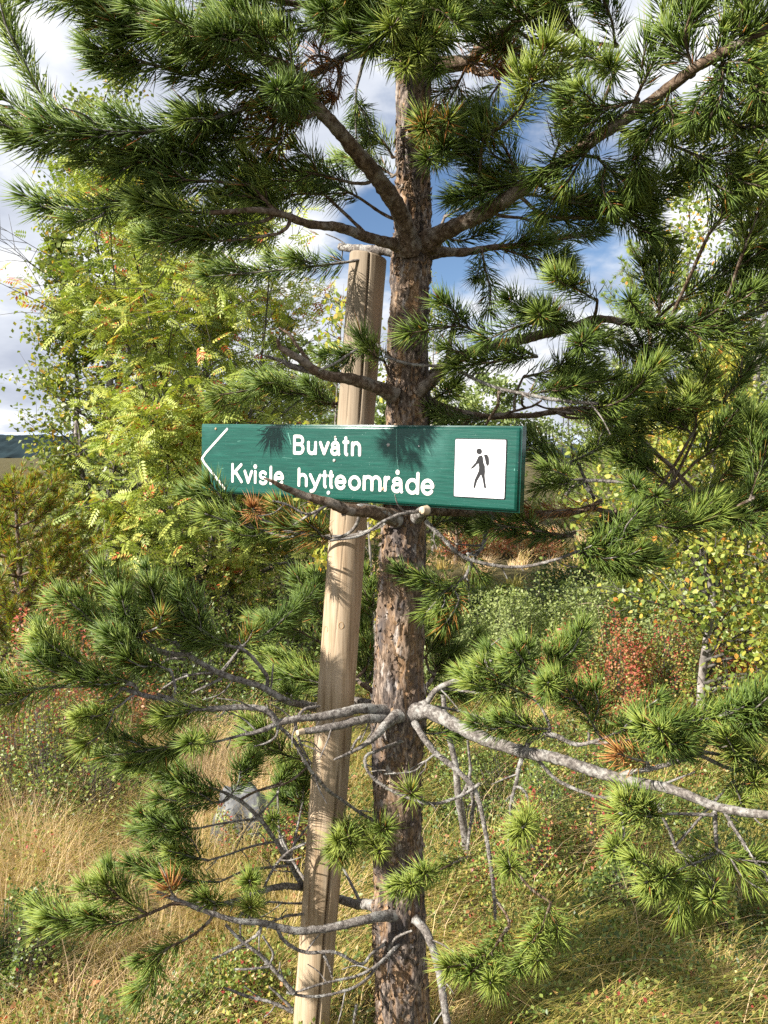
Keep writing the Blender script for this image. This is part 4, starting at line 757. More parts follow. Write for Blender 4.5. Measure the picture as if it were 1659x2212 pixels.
    for Dm, pts_, w_ in ((D2, [(358, 200), (356, 300), (357, 400), (366, 500), (374, 540)], .0022), (D1, [(912, 250), (926, 300), (938, 355)], .0030), (D1, [(440, 328), (470, 322)], .0011), (D1, [(280, 585), (312, 578)], .0012), (D1, [(264, 520), (266, 575)], .0009), (D1, [(575, 512), (572, 548)], .0012), (D2, [(630, 380), (655, 420)], .0014), (D2, [(1385, 545), (1384, 560)], .0020), (D1, [(860, 478), (950, 486)], .0009), (D2, [(430, 265), (475, 280)], .0016)):
        mb = MB(); q_ = [uv(*Dm(*z_)) for z_ in pts_]; stroke(mb, q_, w_, .0001, .0003); mb.obj('paint_scratch', M['worn'], sg, smooth=True, loc=W(*q_[0]))
    # panel
    q = [uv(*D2(*p)) for p in ((880, 287), (1319, 291), (1294, 804), (856, 783))]
    ua = (q[0][0] + q[3][0]) / 2; ub = (q[1][0] + q[2][0]) / 2; va = (q[0][1] + q[1][1]) / 2; vb = (q[2][1] + q[3][1]) / 2
    def rr(u0, u1, v0, v1, rad, n=5):
        o = []
        for cx, cy, a0 in ((u1 - rad, v0 + rad, -90), (u1 - rad, v1 - rad, 0), (u0 + rad, v1 - rad, 90), (u0 + rad, v0 + rad, 180)):
            for t in np.linspace(a0, a0 + 90, n): o.append((cx + rad * math.cos(math.radians(t)), cy + rad * math.sin(math.radians(t))))
        return o
    def plate(name, poly, n0, n1, mat):
        mb = MB(); k = len(poly); top = np.array([W(a, b, n1) for a, b in poly]); bot = np.array([W(a, b, n0) for a, b in poly])
        tri = tessellate_polygon([[Vector((a, -b, 0)) for a, b in poly]]); tri = np.array([t for t in tri])
        # face outwards
        t0 = tri[0]; nn = np.cross(top[t0[1]] - top[t0[0]], top[t0[2]] - top[t0[0]])
        if nn @ nrm < 0: tri = tri[:, ::-1]
        mb.add(top, tri); j = np.arange(k); mb.add(np.vstack([bot, top]), np.stack([j, (j + 1) % k, k + (j + 1) % k, k + j], 1))
        return mb.obj(name, mat, sg, loc=tuple(bot.mean(0)))
    plate('panel_edge', rr(ua - .002, ub + .002, va - .002, vb + .002, .004), .0002, .0010, M['black'])
    plate('panel', rr(ua, ub, va, vb, .003), .0011, .0022, M['panel'])
    man = [(1085, 430), (1103, 426), (1112, 440), (1118, 490), (1130, 520), (1131, 570), (1128, 600), (1134, 660), (1141, 705), (1134, 716), (1124, 708), (1112, 640), (1098, 592), (1080, 620), (1062, 650), (1046, 705), (1036, 714), (1030, 704), (1042, 640), (1060, 600), (1078, 560), (1080, 530), (1076, 495), (1060, 505), (1040, 528), (1014, 545), (1008, 538), (1030, 512), (1050, 490), (1062, 465), (1072, 440)]
    pack = [(1122, 425), (1135, 418), (1152, 422), (1164, 445), (1168, 480), (1165, 508), (1150, 520), (1140, 500), (1132, 460)]
    head = [(1081 + 24 * math.cos(t), 392 + 26 * math.sin(t)) for t in np.linspace(0, 6.283, 20, endpoint=False)]
    for nm, pl in (('hiker_body', man), ('hiker_backpack', pack), ('hiker_head', head)):
        plate(nm, [uv(*D2(*p)) for p in pl], .0023, .0028, M['black'])
    for nm, Dm, x, y, r_, mt in (('screw', D1, 238, 210, .0035, 'plug'), ('screw', D1, 1353, 288, .0032, 'steel'), ('screw', D1, 1343, 506, .0042, 'steel'), ('screw', D1, 1290, 808, .0052, 'panel'), ('screw', D2, 286, 336, .0042, 'steel'), ('screw', D2, 240, 718, .0040, 'plug'), ('screw', D2, 553, 347, .0018, 'panel')):
        u, v = uv(*Dm(x, y)); mb = MB(); c = W(u, v); tube(mb, np.array([c, c + nrm * .0012, c + nrm * .002]), np.array([r_, r_, r_ * .7]), 12); o = mb.obj(nm, M[mt], sg, loc=c)
        if r_ > .003:
            mb = MB(); c = W(u, v, .0021); tube(mb, np.array([c, c + nrm * .0006]), r_ * .35, 8); mb.obj('recess_shade', M['black'], o, loc=c)  # black disc on the screw head, shade of the drive hole as colour
build_sign()
# ---------------------------------------------------------------- leafy trees
def clump(p, f=2.8, lo=.36, hi=.52, seed=300):
    return RG.random(len(p)) < sstep(fbm(p * f, seed, 2), lo, hi) * .94 + .06
def leaf_cloud(mb, pos, n, spread, L, ratio, var_mu, var_sd, down=.35, yel=0.):
    pos = pos[clump(pos)]; i = RG.integers(0, len(pos), n); p = pos[i] + RG.normal(0, spread, (n, 3)); ax = unit(RG.normal(0, 1, (n, 3)) + [0, 0, -down]); nr = RG.normal(0, 1, (n, 3)) + [-.4, -.2, .9]
    l = L * RG.uniform(.65, 1.25, n); cl = fbm(p * 2.3, 71, 2) - .5
    v = np.clip(var_mu + cl * .5 + RG.normal(0, var_sd, n), 0, .9); v = np.where(RG.random(n) < yel, RG.uniform(.88, 1, n), v)
    leaves(mb, p, ax, nr, l, l * ratio, v, RG.uniform(.0, .25))
def ovate(mb, pos, n, spread, L, ratio, var_mu, var_sd, yel):
    pos = pos[clump(pos, 4)]; i = RG.integers(0, len(pos), n); p = pos[i] + RG.normal(0, spread, (n, 3)); ax = unit(RG.normal(0, 1, (n, 3)) + [0, 0, -.5]); nr = RG.normal(0, 1, (n, 3)) + [-.4, -.3, .8]
    l = (L * RG.uniform(.6, 1.2, n))[:, None]; sd = unit(np.cross(ax, nr)); up = np.cross(sd, ax); cl = fbm(p * 2.3, 71, 2) - .5; w = l * ratio / 2; cu = RG.uniform(-.15, .25, (n, 1))
    v = np.clip(var_mu + cl * .5 + RG.normal(0, var_sd, n), 0, .88); v = np.where(RG.random(n) < yel, RG.uniform(.86, 1, n), v)
    V = np.stack([p, p + ax * l * .22 + sd * w * .85 + up * l * .05, p + ax * l * .5 + sd * w + up * l * cu * .3, p + ax * l * .8 + sd * w * .45, p + ax * l + up * l * cu, p + ax * l * .8 - sd * w * .45, p + ax * l * .5 - sd * w + up * l * cu * .3, p + ax * l * .22 - sd * w * .85 + up * l * .05], 1).reshape(-1, 3)
    k = np.arange(n)[:, None] * 8
    fs = [k + a for a in ([0, 1, 7], [1, 2, 6], [1, 6, 7], [2, 3, 5], [2, 5, 6], [3, 4, 5])]; mb.add(V, np.concatenate(fs), np.concatenate([v] * 6))
def pinnate(mb, pos, n, spread, L, var_mu, var_sd, red=0.):
    pos = pos[clump(pos, 3.6, .41, .54)]; i = RG.integers(0, len(pos), n); p = pos[i] + RG.normal(0, spread, (n, 3)); ax = unit(RG.normal(0, 1, (n, 3)) * [1, 1, .45] + [-.15, -.25, -.12]); nr = unit(RG.normal(0, .45, (n, 3)) + [-.35, -.25, .9])
    sd = unit(np.cross(ax, nr)); up = np.cross(sd, ax); l = (L * RG.uniform(.7, 1.2, n))[:, None]; cl = fbm(p * 2.6, 71, 2) - .5
    v = np.clip(var_mu + cl * .7 + RG.normal(0, var_sd, n), 0, .97); v = np.where(RG.random(n) < red, RG.uniform(.97, 1, n), v)
    for k in range(6):
        f = .22 + .13 * k; b = p + ax * l * f - up * l * .16 * f * f
        for s in (-1, 1):
            a2 = unit(sd * s + ax * (.35 + .1 * k) - up * .22); leaves(mb, b, a2, up, l[:, 0] * (.31 - .018 * abs(k - 2)), l[:, 0] * .115, np.clip(v + RG.normal(0, .04, n), 0, 1), .12)
    b = p + ax * l * .95 - up * l * .14; leaves(mb, b, ax - up * .3, up, l[:, 0] * .27, l[:, 0] * .085, v, .12)
def branch_system(base, stems, H, prof, nb, nt_, seedv, lean=(0, 0), r0=.03, upang=.9, mat='darkstem', parent=None, spread_top=1.0, zlow=.12):
    """stems -> limbs -> twigs; returns twig sample points"""
    pts = []; rng = RG
    for s in range(stems):
        a = rng.uniform(0, 6.28); off = 0 if stems == 1 else .06
        hs = H * (1 if s == 0 else rng.uniform(.7, .95)); b = np.array(base) + [math.cos(a) * off, math.sin(a) * off, -.05]
        ang = 0 if stems == 1 else rng.uniform(.08, .28)
        P_ = [b]; k = 7
        for i in range(1, k + 1):
            t = i / k; P_.append(b + np.array([math.cos(a) * ang * hs * t + lean[0] * t * H, math.sin(a) * ang * hs * t + lean[1] * t * H, hs * t]) + rng.normal(0, .012 * H, 3) * [1, 1, 0])
        sp = smoothpath(P_, 6); r = r0 * (1 if s == 0 else .75) * (1 - np.linspace(0, 1, len(sp)) * .93)
        mb = MB(); tube(mb, sp, r, 9, .25, seedv + s, bf=30); mb.obj('trunk', M[mat], parent, smooth=True)
        lim = MB()
        for q in range(nb // stems):
            t = zlow + (1 - zlow) * ((q + rng.random()) / (nb // stems)); i = min(len(sp) - 2, int(t * (len(sp) - 1))); o = sp[i]
            az = rng.uniform(0, 6.28); ln = prof(t) * rng.uniform(.7, 1.1); d = unit(np.array([math.cos(az), math.sin(az), upang * rng.uniform(.5, 1.2)])); m = o + d * ln * .5; e = o + d * ln * 1.0 + np.array([0, 0, -.12 * ln])
            bp = smoothpath([o, m + rng.normal(0, .05, 3) * ln, e], 6); tube(lim, bp, np.linspace(max(r[i] * .5, .003), .0015, len(bp)), 5, 0, cap=False)
            for w in range(nt_):
                j = rng.integers(3, len(bp)); dd = unit(d + rng.normal(0, .65, 3)); tl = ln * rng.uniform(.25, .5); tp = np.array([bp[j], bp[j] + dd * tl * .5, bp[j] + dd * tl + [0, 0, -.1 * tl]])
                tube(lim, tp, np.array([.0025, .002, .001]), 3, 0, cap=False); f = np.linspace(.1, 1, 8)[:, None]; pts.append(tp[0] * (1 - f) + tp[2] * f)
            pts.append(bp[6:])
        tag(lim.obj('limbs', M[mat if mat != 'birchbark' else 'darkstem'], parent, smooth=True), kind='stuff')
    return np.vstack(pts)
def base_at(px, Y): x = (px - W2) / F * Y; return np.array([x, Y, float(gz(x, Y))])
def hz(py, Y): return EYE + (HOR - py) / F * Y
def birch(px, Y, ytop, rad, nl, label, L=.035, mat='birch', mu=.45, yel=.05, stems=1, zlow=.15, r0=.03, nb=46, nt_=7, lean=(0, 0), white=True, name='birch_tree', cat='birch tree', ratio=.7, group=None):
    b = base_at(px, Y); H = hz(ytop, Y) - b[2]; t = thing(name, tuple(b), label, cat, group)
    pts = branch_system(b, stems, H, lambda u: rad * (math.sin(min(1, (u + .08)) * math.pi) ** .6 * .85 + .18), nb, nt_, int(px), lean, r0, .8, 'birchbark' if white else 'darkstem', t, zlow=zlow)
    mb = MB(); (ovate(mb, pts, nl, rad * .05 + .02, L, ratio, mu, .16, yel) if Y < 6.5 else leaf_cloud(mb, pts, nl, rad * .05 + .02, L, ratio, mu, .14, yel=yel)); tag(mb.obj('crown', M[mat], t), kind='stuff'); return t
def build_trees():
    # rowan, the bright one behind the sign's left end
    b = base_at(470, 6.6); t = thing('rowan_tree', tuple(b), 'bright yellow-green rowan with feathery leaves and red berries, left of the post', 'rowan tree')
    H = hz(400, 6.6) - b[2]
    pts = branch_system(b, 5, H, lambda u: 1.22 * (math.sin(min(1, u * .80 + .15) * math.pi) ** .6 + .08), 130, 7, 5, (-.02, 0), .035, .9, 'darkstem', t, zlow=.12)
    pts = pts[(pts[:, 0] < -.42) & (pts[:, 0] > -2.45)]
    mb = MB(); pinnate(mb, pts, 9000, .06, .14, .66, .2, .002); tag(mb.obj('crown', M['rowan'], t), kind='stuff')
    for px, py in ((497, 663), (402, 684), (510, 731), (556, 770), (706, 632), (690, 660), (455, 1268), (512, 905)):
        c = P(px, py, 5.75); mb = MB()
        for k in range(14):
            o = c + RG.normal(0, .018, 3) * [1.2, 1, .6]; r = .0055
            V = o + r * np.array([[1, 0, 0], [-1, 0, 0], [0, 1, 0], [0, -1, 0], [0, 0, 1], [0, 0, -1]]); mb.add(V, [[0, 2, 4], [2, 1, 4], [1, 3, 4], [3, 0, 4], [2, 0, 5], [1, 2, 5], [3, 1, 5], [0, 3, 5]])
        mb.obj('berry_cluster', M['berry'], t, smooth=True, loc=c)
    # a second rowan: reddish sprig and young birch by the post
    birch(268, 8.0, 130, .95, 9000, 'tall white-stemmed birch behind the rowan, its top rising above it', .052, 'birch', .50, .06, 1, .10, .055, 60, 8)
    birch(205, 8.6, 500, .66, 7000, 'leftmost birch, leaning crown of small leaves against the grey cloud', .052, 'birch', .55, .10, 2, .05, .04, 56, 7)
    birch(322, 8.8, 500, .8, 5500, 'thin birch whose pale stem stands right of the tallest birch stem', .052, 'birch', .42, .05, 1, .1, .045, 46, 7)
    birch(452, 9.2, 600, .8, 5000, 'pale-stemmed birch half hidden behind the middle of the rowan', .052, 'birch', .45, .06, 1, .1, .05, 46, 7)
    birch(612, 8.0, 640, .7, 4200, 'slim birch filling the gap between the rowan and the post', .052, 'birch', .45, .1, 1, .1, .03, 46, 7)
    birch(725, 4.4, 600, .26, 330, 'sparse young birch with yellow and orange leaves just left of the post top', .040, 'birchy', .72, .25, 1, .3, .012, 22, 4)
    birch(800, 4.9, 620, .22, 300, 'thin sapling with sparse yellow leaves seen between the post and the pine trunk', .040, 'birchy', .70, .2, 1, .2, .012, 18, 4)
    # right side
    birch(1527, 4.6, 850, .8, 8000, 'yellow-leaved birch with pale stem to the right of the shrub mounds', .036, 'birchy', .62, .12, 1, .12, .028, 46, 6)
    birch(1640, 4.9, 760, .8, 7000, 'yellowing birch at the right edge with drooping leafy twigs', .036, 'birchy', .60, .12, 2, .05, .02, 46, 6)
    birch(1640, 6.0, 60, .8, 8000, 'tall birch at the right edge reaching up behind the upper pine boughs', .042, 'birchy', .42, .08, 1, .15, .04, 60, 7)
    birch(1480, 7.0, 330, .6, 3600, 'light-leaved birch behind the right-hand pine boughs', .044, 'birchy', .45, .06, 1, .15, .035, 50, 6)
    birch(938, 13.5, 590, .5, 1500, 'distant slender birch showing beside the trunk above the thicket', .06, 'birchy', .55, .1, 1, .2, .03, 30, 5)
build_trees()
# young pines of the background
def small_pine(px, Y, ytop, label, spread=.45, dens=230, mode='', mat='needle', L=.055, wd=.0016, nwh=8, yel=False):
    b = base_at(px, Y); H = hz(ytop, Y) - b[2]; t = thing('young_pine', tuple(b), label, 'pine tree')
    mb = MB(); sp = smoothpath([b + [0, 0, -.05], b + [.02, 0, H * .5], b + [0, 0, H]], 10); tube(mb, sp, np.linspace(.035, .004, len(sp)) * max(1, H / 2.6), 8, .3, 4, bf=30); mb.obj('trunk', M['livewood'], t, smooth=True)
    lim = MB(); nd = MB(); needles(nd, sp[-5:], dens, L, True, mode, wd, True)
    for k in range(nwh):
        z = .12 + .85 * k / nwh; ln = spread * (1.05 - z) ** .8 * 1.4
        for q in range(6):
            a = q * 1.047 + RG.uniform(-.4, .4); o = b + [0, 0, H * z]; d = np.array([math.cos(a), math.sin(a), .55]); e = o + d * ln * RG.uniform(.75, 1.1) + [0, 0, ln * .15]
            bp = smoothpath([o, o + d * ln * .5 + [0, 0, -.03], e], 5); tube(lim, bp, np.linspace(.010, .003, len(bp)), 5, 0, cap=False); needles(nd, bp[3:], dens, L, True, mode, wd, True)
            for w in range(5):
                i = RG.integers(3, len(bp)); dd = unit(d + RG.normal(0, .55, 3) + [0, 0, .35]); l2 = ln * RG.uniform(.25, .45); s2 = np.array([bp[i], bp[i] + dd * l2 * .5, bp[i] + dd * l2 + [0, 0, .02]])
                tube(lim, s2, np.array([.004, .003, .002]), 4, 0, cap=False); needles(nd, s2, dens, L, True, mode, wd, True)
    tag(lim.obj('limbs', M['livewood'], t, smooth=True), kind='stuff'); tag(nd.obj('crown', M[mat], t), kind='stuff')
small_pine(30, 5.6, 1015, 'young pine with yellowing inner needles at the left edge', .55, 420, 'bm', 'needle', .055, .0022, 11)
small_pine(1395, 8.2, 470, 'young pine with pale upright shoots against the sky, right of the trunk', .75, 200, 'b', 'needle', .06, .002, 10)
small_pine(690, 12, 720, 'small distant pine tip showing left of the post', .7, 120, '', 'needle', .07, .003, 8)
small_pine(985, 12.5, 1040, 'low dark young pine beyond the brush to the right of the trunk', .6, 150, '', 'needle', .06, .003, 7)
small_pine(1340, 10.5, 860, 'young pine standing right of the meadow behind the boughs', .7, 150, 'b', 'needle', .06, .0028, 8)
small_pine(690, 9.0, 1000, 'low bushy pine behind the post at sign height', .7, 150, '', 'needle', .06, .0026, 8)
# woodland edge further off
def build_far():
    spec = [(-260, 15, 1000), (-60, 17, 1020), (150, 14, 960), (300, 18, 780), (430, 15, 820), (560, 18, 790), (690, 16, 830), (800, 18, 800), (930, 17, 840), (1030, 19, 790), (1130, 17, 815), (1220, 20, 780), (1320, 16, 790), (1420, 18, 740), (1540, 14, 700), (1640, 16, 690), (1800, 14, 700), (1980, 16, 720)]
    where = ['beyond the left edge', 'at the far left', 'behind the leftmost birch', 'behind the tallest birch', 'behind the rowan', 'behind the right half of the rowan', 'behind the left of the post', 'straight behind the post', 'just right of the pine trunk', 'above the meadow', 'beyond the right end of the sign', 'right of the meadow', 'behind the dark boughs at right', 'behind the young pine at right', 'behind the light-leaved birch', 'behind the yellow birch', 'beyond the right edge', 'farthest beyond the right edge']
    for k, (px, Y, yt) in enumerate(spec):
        birch(px, Y, yt, 1.15, 3600, 'pale green woodland tree ' + where[k], .10, 'willow', .5 + .1 * (k % 3 - 1), 0, 2, .02, .04, 26, 4, white=False, name='woodland_tree', cat='tree', ratio=.6, group='trees along the far edge of the clearing')
build_far()
# ---------------------------------------------------------------- low vegetation
def mound(name, label, cat, cpx, cpy, wm, hm, n, mat, L=.016, mu=.45, sd=.18, dm=None, lift=0.0):
    n = int(n * 1.25); L = L * 1.22
    x, y = G(cpx, cpy); dm = dm or wm * .7; b = np.array([x, y, float(gz(x, y))]); t = thing(name, tuple(b), label, cat)
    th = RG.uniform(0, 2 * math.pi, n); u = RG.random(n) ** .5; rr = RG.uniform(.80, 1.06, n)
    h = np.sqrt(np.clip(1 - u ** 2, 0, 1)) ** .7
    wob = .62 + .76 * fbm(np.stack([np.cos(th) * 1.7 + x, np.sin(th) * 1.7 + y, th * 0], -1), 92, 3); bx, by = np.cos(th) * u * wm / 2 * rr * wob, np.sin(th) * u * dm / 2 * rr * wob
    cl = fbm(np.stack([bx * 7 + x, by * 7 + y, bx * 0], -1), 91, 3)
    hh = hm * h * (.15 + 1.7 * sstep(cl, .28, .72)) * (1 - .5 * RG.random(n) ** 2.2) * 1.05
    p = np.stack([x + bx, y + by, np.zeros(n)], -1); p[:, 2] = gz(p[:, 0], p[:, 1]) + hh + RG.uniform(0, .02, n)
    out = unit(np.stack([bx / wm, by / dm, h * .5], -1)); l = L * RG.uniform(.6, 1.3, n)
    v = np.clip(mu + (cl - .5) * .6 + RG.normal(0, sd, n), 0, 1); mb = MB(); leaves(mb, p, RG.normal(0, 1, (n, 3)) * [1, 1, .6] + out * .6 + [0, 0, .15], RG.normal(0, .45, (n, 3)) + out + [-.2, -.1, .5], l, l * .66, v, .1)
    tag(mb.obj('leaves', M[mat], t), kind='stuff')
    m = n // 14; i = RG.integers(0, n, m); st = MB(); q = p[i]; g = q.copy(); g[:, 0] = x + (q[:, 0] - x) * .75; g[:, 1] = y + (q[:, 1] - y) * .75; g[:, 2] = gz(g[:, 0], g[:, 1]) - .01
    d = unit(q - g); s = unit(np.cross(d, [0, 1, .1])) * .0016; V = np.stack([g - s, g + s, q + s * .4, q - s * .4], 1).reshape(-1, 3); k = np.arange(m)[:, None] * 4
    st.add(V, k + [0, 1, 2, 3]); tag(st.obj('stems', M['darkstem'], t), kind='stuff'); return t
mound('willow_shrub', 'broad grey-green shrub mound in the clearing right of the pine trunk', 'shrub', 1010, 1480, 1.6, .34, 12000, 'willow', .020, .62)
mound('willow_shrub', 'sunlit pale green shrub mound in the middle of the right-hand clearing', 'shrub', 1220, 1470, 1.8, .36, 13000, 'willow', .020, .70)
mound('willow_shrub', 'pale shrub mound under the yellow birch', 'shrub', 1400, 1470, 1.5, .40, 10000, 'willow', .020, .62)
mound('willow_shrub', 'darker low shrub row behind the sunlit shrub mounds', 'shrub', 1150, 1372, 3.2, .20, 11000, 'willow', .028, .20, .1, 1.3)
mound('willow_shrub', 'dark green shrub row at the foot of the far birches, right', 'shrub', 1470, 1350, 1.8, .4, 9000, 'willow', .03, .22, .1, 1.3)
mound('willow_shrub', 'round dark brown-green bush in front of the golden meadow', 'shrub', 1225, 1300, .8, .30, 3200, 'bilberry', .026, .25, .1)
mound('willow_shrub', 'olive shrub strip near the trunk below the meadow', 'shrub', 990, 1322, 1.0, .15, 5000, 'bilberry', .028, .50, .14)
mound('heather_bush', 'rust-brown bushes at the edge of the golden meadow', 'shrub', 1115, 1195, 1.7, .34, 4200, 'redberry', .035, .50, .15)
mound('heather_bush', 'small reddish bush beside the distant meadow, near the trunk', 'shrub', 1000, 1195, .8, .3, 2000, 'redberry', .035, .62, .15)
mound('bilberry_bush', 'red-leaved bilberry bush left of centre in the right-hand clearing', 'shrub', 1300, 1560, .8, .36, 7000, 'redberry', .015, .62, .2)
mound('bilberry_bush', 'yellow-green bilberry bush with a few red tips in front of the shrub mounds', 'shrub', 1410, 1540, .9, .38, 7000, 'bilberry', .015, .80, .16)
mound('bilberry_bush', 'dark red bilberry bush under the yellow birch', 'shrub', 1570, 1560, .6, .36, 5000, 'redberry', .015, .78, .16)
mound('bilberry_bush', 'green bilberry bush behind the long bare pine limb at right', 'shrub', 1500, 1580, .8, .28, 5000, 'bilberry', .015, .60, .16)
mound('bilberry_bush', 'olive bilberry bush with reddish top at the far left, above the dry grass', 'shrub', 40, 1740, .9, .46, 9000, 'bilberry', .013, .76, .2)
mound('lingonberry_bush', 'lingonberry bush with red berries left of the long dry grass', 'shrub', 165, 1775, .75, .42, 7000, 'bilberry', .013, .55, .18)
mound('bilberry_bush', 'red-topped bilberry bush behind the left-hand pine twigs', 'shrub', 110, 1610, 1.2, .46, 8000, 'redberry', .016, .58, .2)
mound('bilberry_bush', 'dark green bush at the lower left edge', 'shrub', -30, 2150, .5, .22, 9000, 'bilberry', .010, .45, .16)
mound('bilberry_bush', 'low bilberry patch with coppery shoots right of the trunk', 'shrub', 1180, 1900, .7, .20, 8500, 'bilberry', .011, .74, .22)
mound('bilberry_bush', 'low green bilberry mat between trunk and right-hand twigs', 'shrub', 1200, 1775, 1.1, .20, 9000, 'bilberry', .011, .45, .14)
mound('bilberry_bush', 'bilberry bush with orange and red leaves around the grey rock', 'shrub', 605, 1880, .5, .24, 5500, 'bilberry', .011, .74, .2)
mound('willow_shrub', 'green undergrowth below the birch stems on the left', 'shrub', 420, 1500, 2.0, .45, 9000, 'bilberry', .022, .45, .15)
mound('willow_shrub', 'sunlit undergrowth behind the left-hand pine twigs', 'shrub', 170, 1470, 1.9, .45, 9000, 'bilberry', .022, .60, .15)
mound('willow_shrub', 'shadowed brush behind the birch stems', 'shrub', 330, 1370, 3.5, .7, 8000, 'birch', .035, .45, .15, 1.4)
mound('willow_shrub', 'brush between post and pine trunk', 'shrub', 740, 1400, 2.0, .8, 7000, 'birch', .032, .55, .2, 1.2)
mound('bilberry_bush', 'green bilberry clump under the tufts at the lower right', 'shrub', 1420, 1980, .6, .18, 6000, 'bilberry', .011, .42, .16)
mound('bilberry_bush', 'yellowish bilberry clump right at the lower right edge', 'shrub', 1620, 2060, .5, .22, 5000, 'bilberry', .012, .66, .14)
mound('bilberry_bush', 'low leafy clump in the grass just left of the post foot', 'shrub', 480, 2200, .4, .10, 3200, 'bilberry', .010, .62, .18)
mound('bilberry_bush', 'olive heath clump between the bare limb and the red bushes', 'shrub', 1330, 1660, 1.0, .20, 6500, 'bilberry', .013, .66, .2)
mound('bilberry_bush', 'low green clump in the grass behind the dead sapling', 'shrub', 1000, 1690, .8, .18, 5000, 'bilberry', .013, .52, .2)
def region_var(x, y):
    """how dry the grass is here: 0 green .. 1 straw"""
    n = fbm(np.stack([x * 1.3, y * 1.3, x * 0], -1), 33, 3); n2 = fbm(np.stack([x * 5, y * 5, x * 0], -1), 37, 2)
    left = sstep(-x / np.maximum(y, .5), .02, .30); return np.clip(.44 + .16 * left + (n - .5) * .7 + (n2 - .5) * .5 + .18 * sstep(y, 9, 12), 0, 1)
def heath(x, y):
    a = np.hypot((x / y - .22) / .17, (y - 3.45) / .85); b = np.hypot((x / y - .33) / .20, (y - 5.0) / .6); return np.minimum(a, b) + (fbm(np.stack([x * 4, y * 4, x * 0], -1), 123, 3) - .5) * 1.3
def grass(n, ymin, ymax, hlen, wid, bias=1.0, xl=None, name='grass', lean=(.35, .1), vofs=0., keep=None, seg=3, tuft=34):
    nt_ = max(200, n // tuft); ty = ymin + (ymax - ymin) * RG.random(nt_) ** bias; tx = RG.uniform(-.56, .56, nt_) * ty if xl is None else RG.uniform(xl[0], xl[1], nt_) * ty
    dens = fbm(np.stack([tx * 3.2, ty * 3.2, tx * 0], -1), 44, 2); kk = RG.random(nt_) < sstep(dens, .32, .56) * .85 + .15; tx, ty = tx[kk], ty[kk]
    ti = RG.integers(0, len(tx), n); sc0 = hlen * .16; off = RG.normal(0, sc0, (n, 2)); x = tx[ti] + off[:, 0]; y = ty[ti] + off[:, 1]; k = np.ones(n, bool); tv = RG.normal(0, .13, len(tx))[ti]; th_ = RG.uniform(.55, 1.25, len(tx))[ti]
    if keep is not None: k &= keep(x, y)
    x, y, off, tv, th_ = x[k], y[k], off[k], tv[k], th_[k]; n = len(x); z = gz(x, y) - .005
    L = hlen * th_ * RG.uniform(.5, 1.25, n) * (.7 + .6 * fbm(np.stack([x * 2, y * 2, x * 0], -1), 55, 2)); flow = fbm(np.stack([x * 1.6, y * 1.6, x * 0], -1), 66, 2) * 14
    d = np.stack([np.cos(flow) * .55 + lean[0], np.sin(flow) * .55 + lean[1], np.zeros(n)], -1) + RG.normal(0, .38, (n, 3)) * [1, 1, 0] + np.stack([off[:, 0], off[:, 1], off[:, 0] * 0], -1) / sc0 * .45
    p0 = np.stack([x, y, z], -1); sd = unit(np.cross(d, [0, 0, 1.0])) * (wid * RG.uniform(.7, 1.3, n))[:, None]
    ts = [0, .4, .75, 1.0] if seg == 3 else [0, .55, 1.0]; V = []
    for i, t in enumerate(ts):
        c = p0 + d * (L * t * t * .85)[:, None] + np.array([0, 0, 1.0]) * (L * (t - .42 * t * t))[:, None]
        w = 1 - t; V += [c - sd * w * .5, c + sd * w * .5] if i < len(ts) - 1 else [c]
    m = len(V); V = np.stack(V, 1).reshape(-1, 3); k0 = np.arange(n)[:, None] * m
    v = np.clip(region_var(x, y) + vofs + tv + RG.normal(0, .13, n), 0, 1); mb = MB()
    if seg == 3: mb.add(V, np.concatenate([k0 + [0, 1, 3, 2], k0 + [2, 3, 5, 4]]), np.concatenate([v, v])); mb.F3.append(k0 + [4, 5, 6]); mb.v3.append(v)
    else: mb.add(V, k0 + [0, 1, 3, 2], v); mb.F3.append(k0 + [2, 3, 4]); mb.v3.append(v)
    return tag(mb.obj(name, M['grass']), kind='stuff')
grass(62000, 1.7, 4.4, .20, .0034, .9, vofs=.02, tuft=26, keep=lambda x, y: (heath(x, y) > 1) | (RG.random(len(x)) < .18))
grass(26000, 1.7, 4.4, .11, .0036, .9, vofs=-.22, tuft=30)
grass(34000, 4.2, 9, .22, .006, .8, vofs=.06, seg=2)
grass(24000, 8.0, 20, .34, .015, 1.0, vofs=.30, seg=2)
grass(11000, 2.6, 4.6, .40, .0022, 1, xl=(-.50, -.12), name='dry_grass', lean=(-.45, -.35), vofs=.34, keep=lambda x, y: fbm(np.stack([x * 2.4, y * 2.4, x * 0], -1), 88, 3) - 1.1 * np.hypot(x / y + .30, (y - 3.5) * .14) > .28 + RG.normal(0, .06, len(x)))
grass(3600, 1.9, 5.5, .36, .0024, 1, name='tall_grass', vofs=.35, tuft=5)
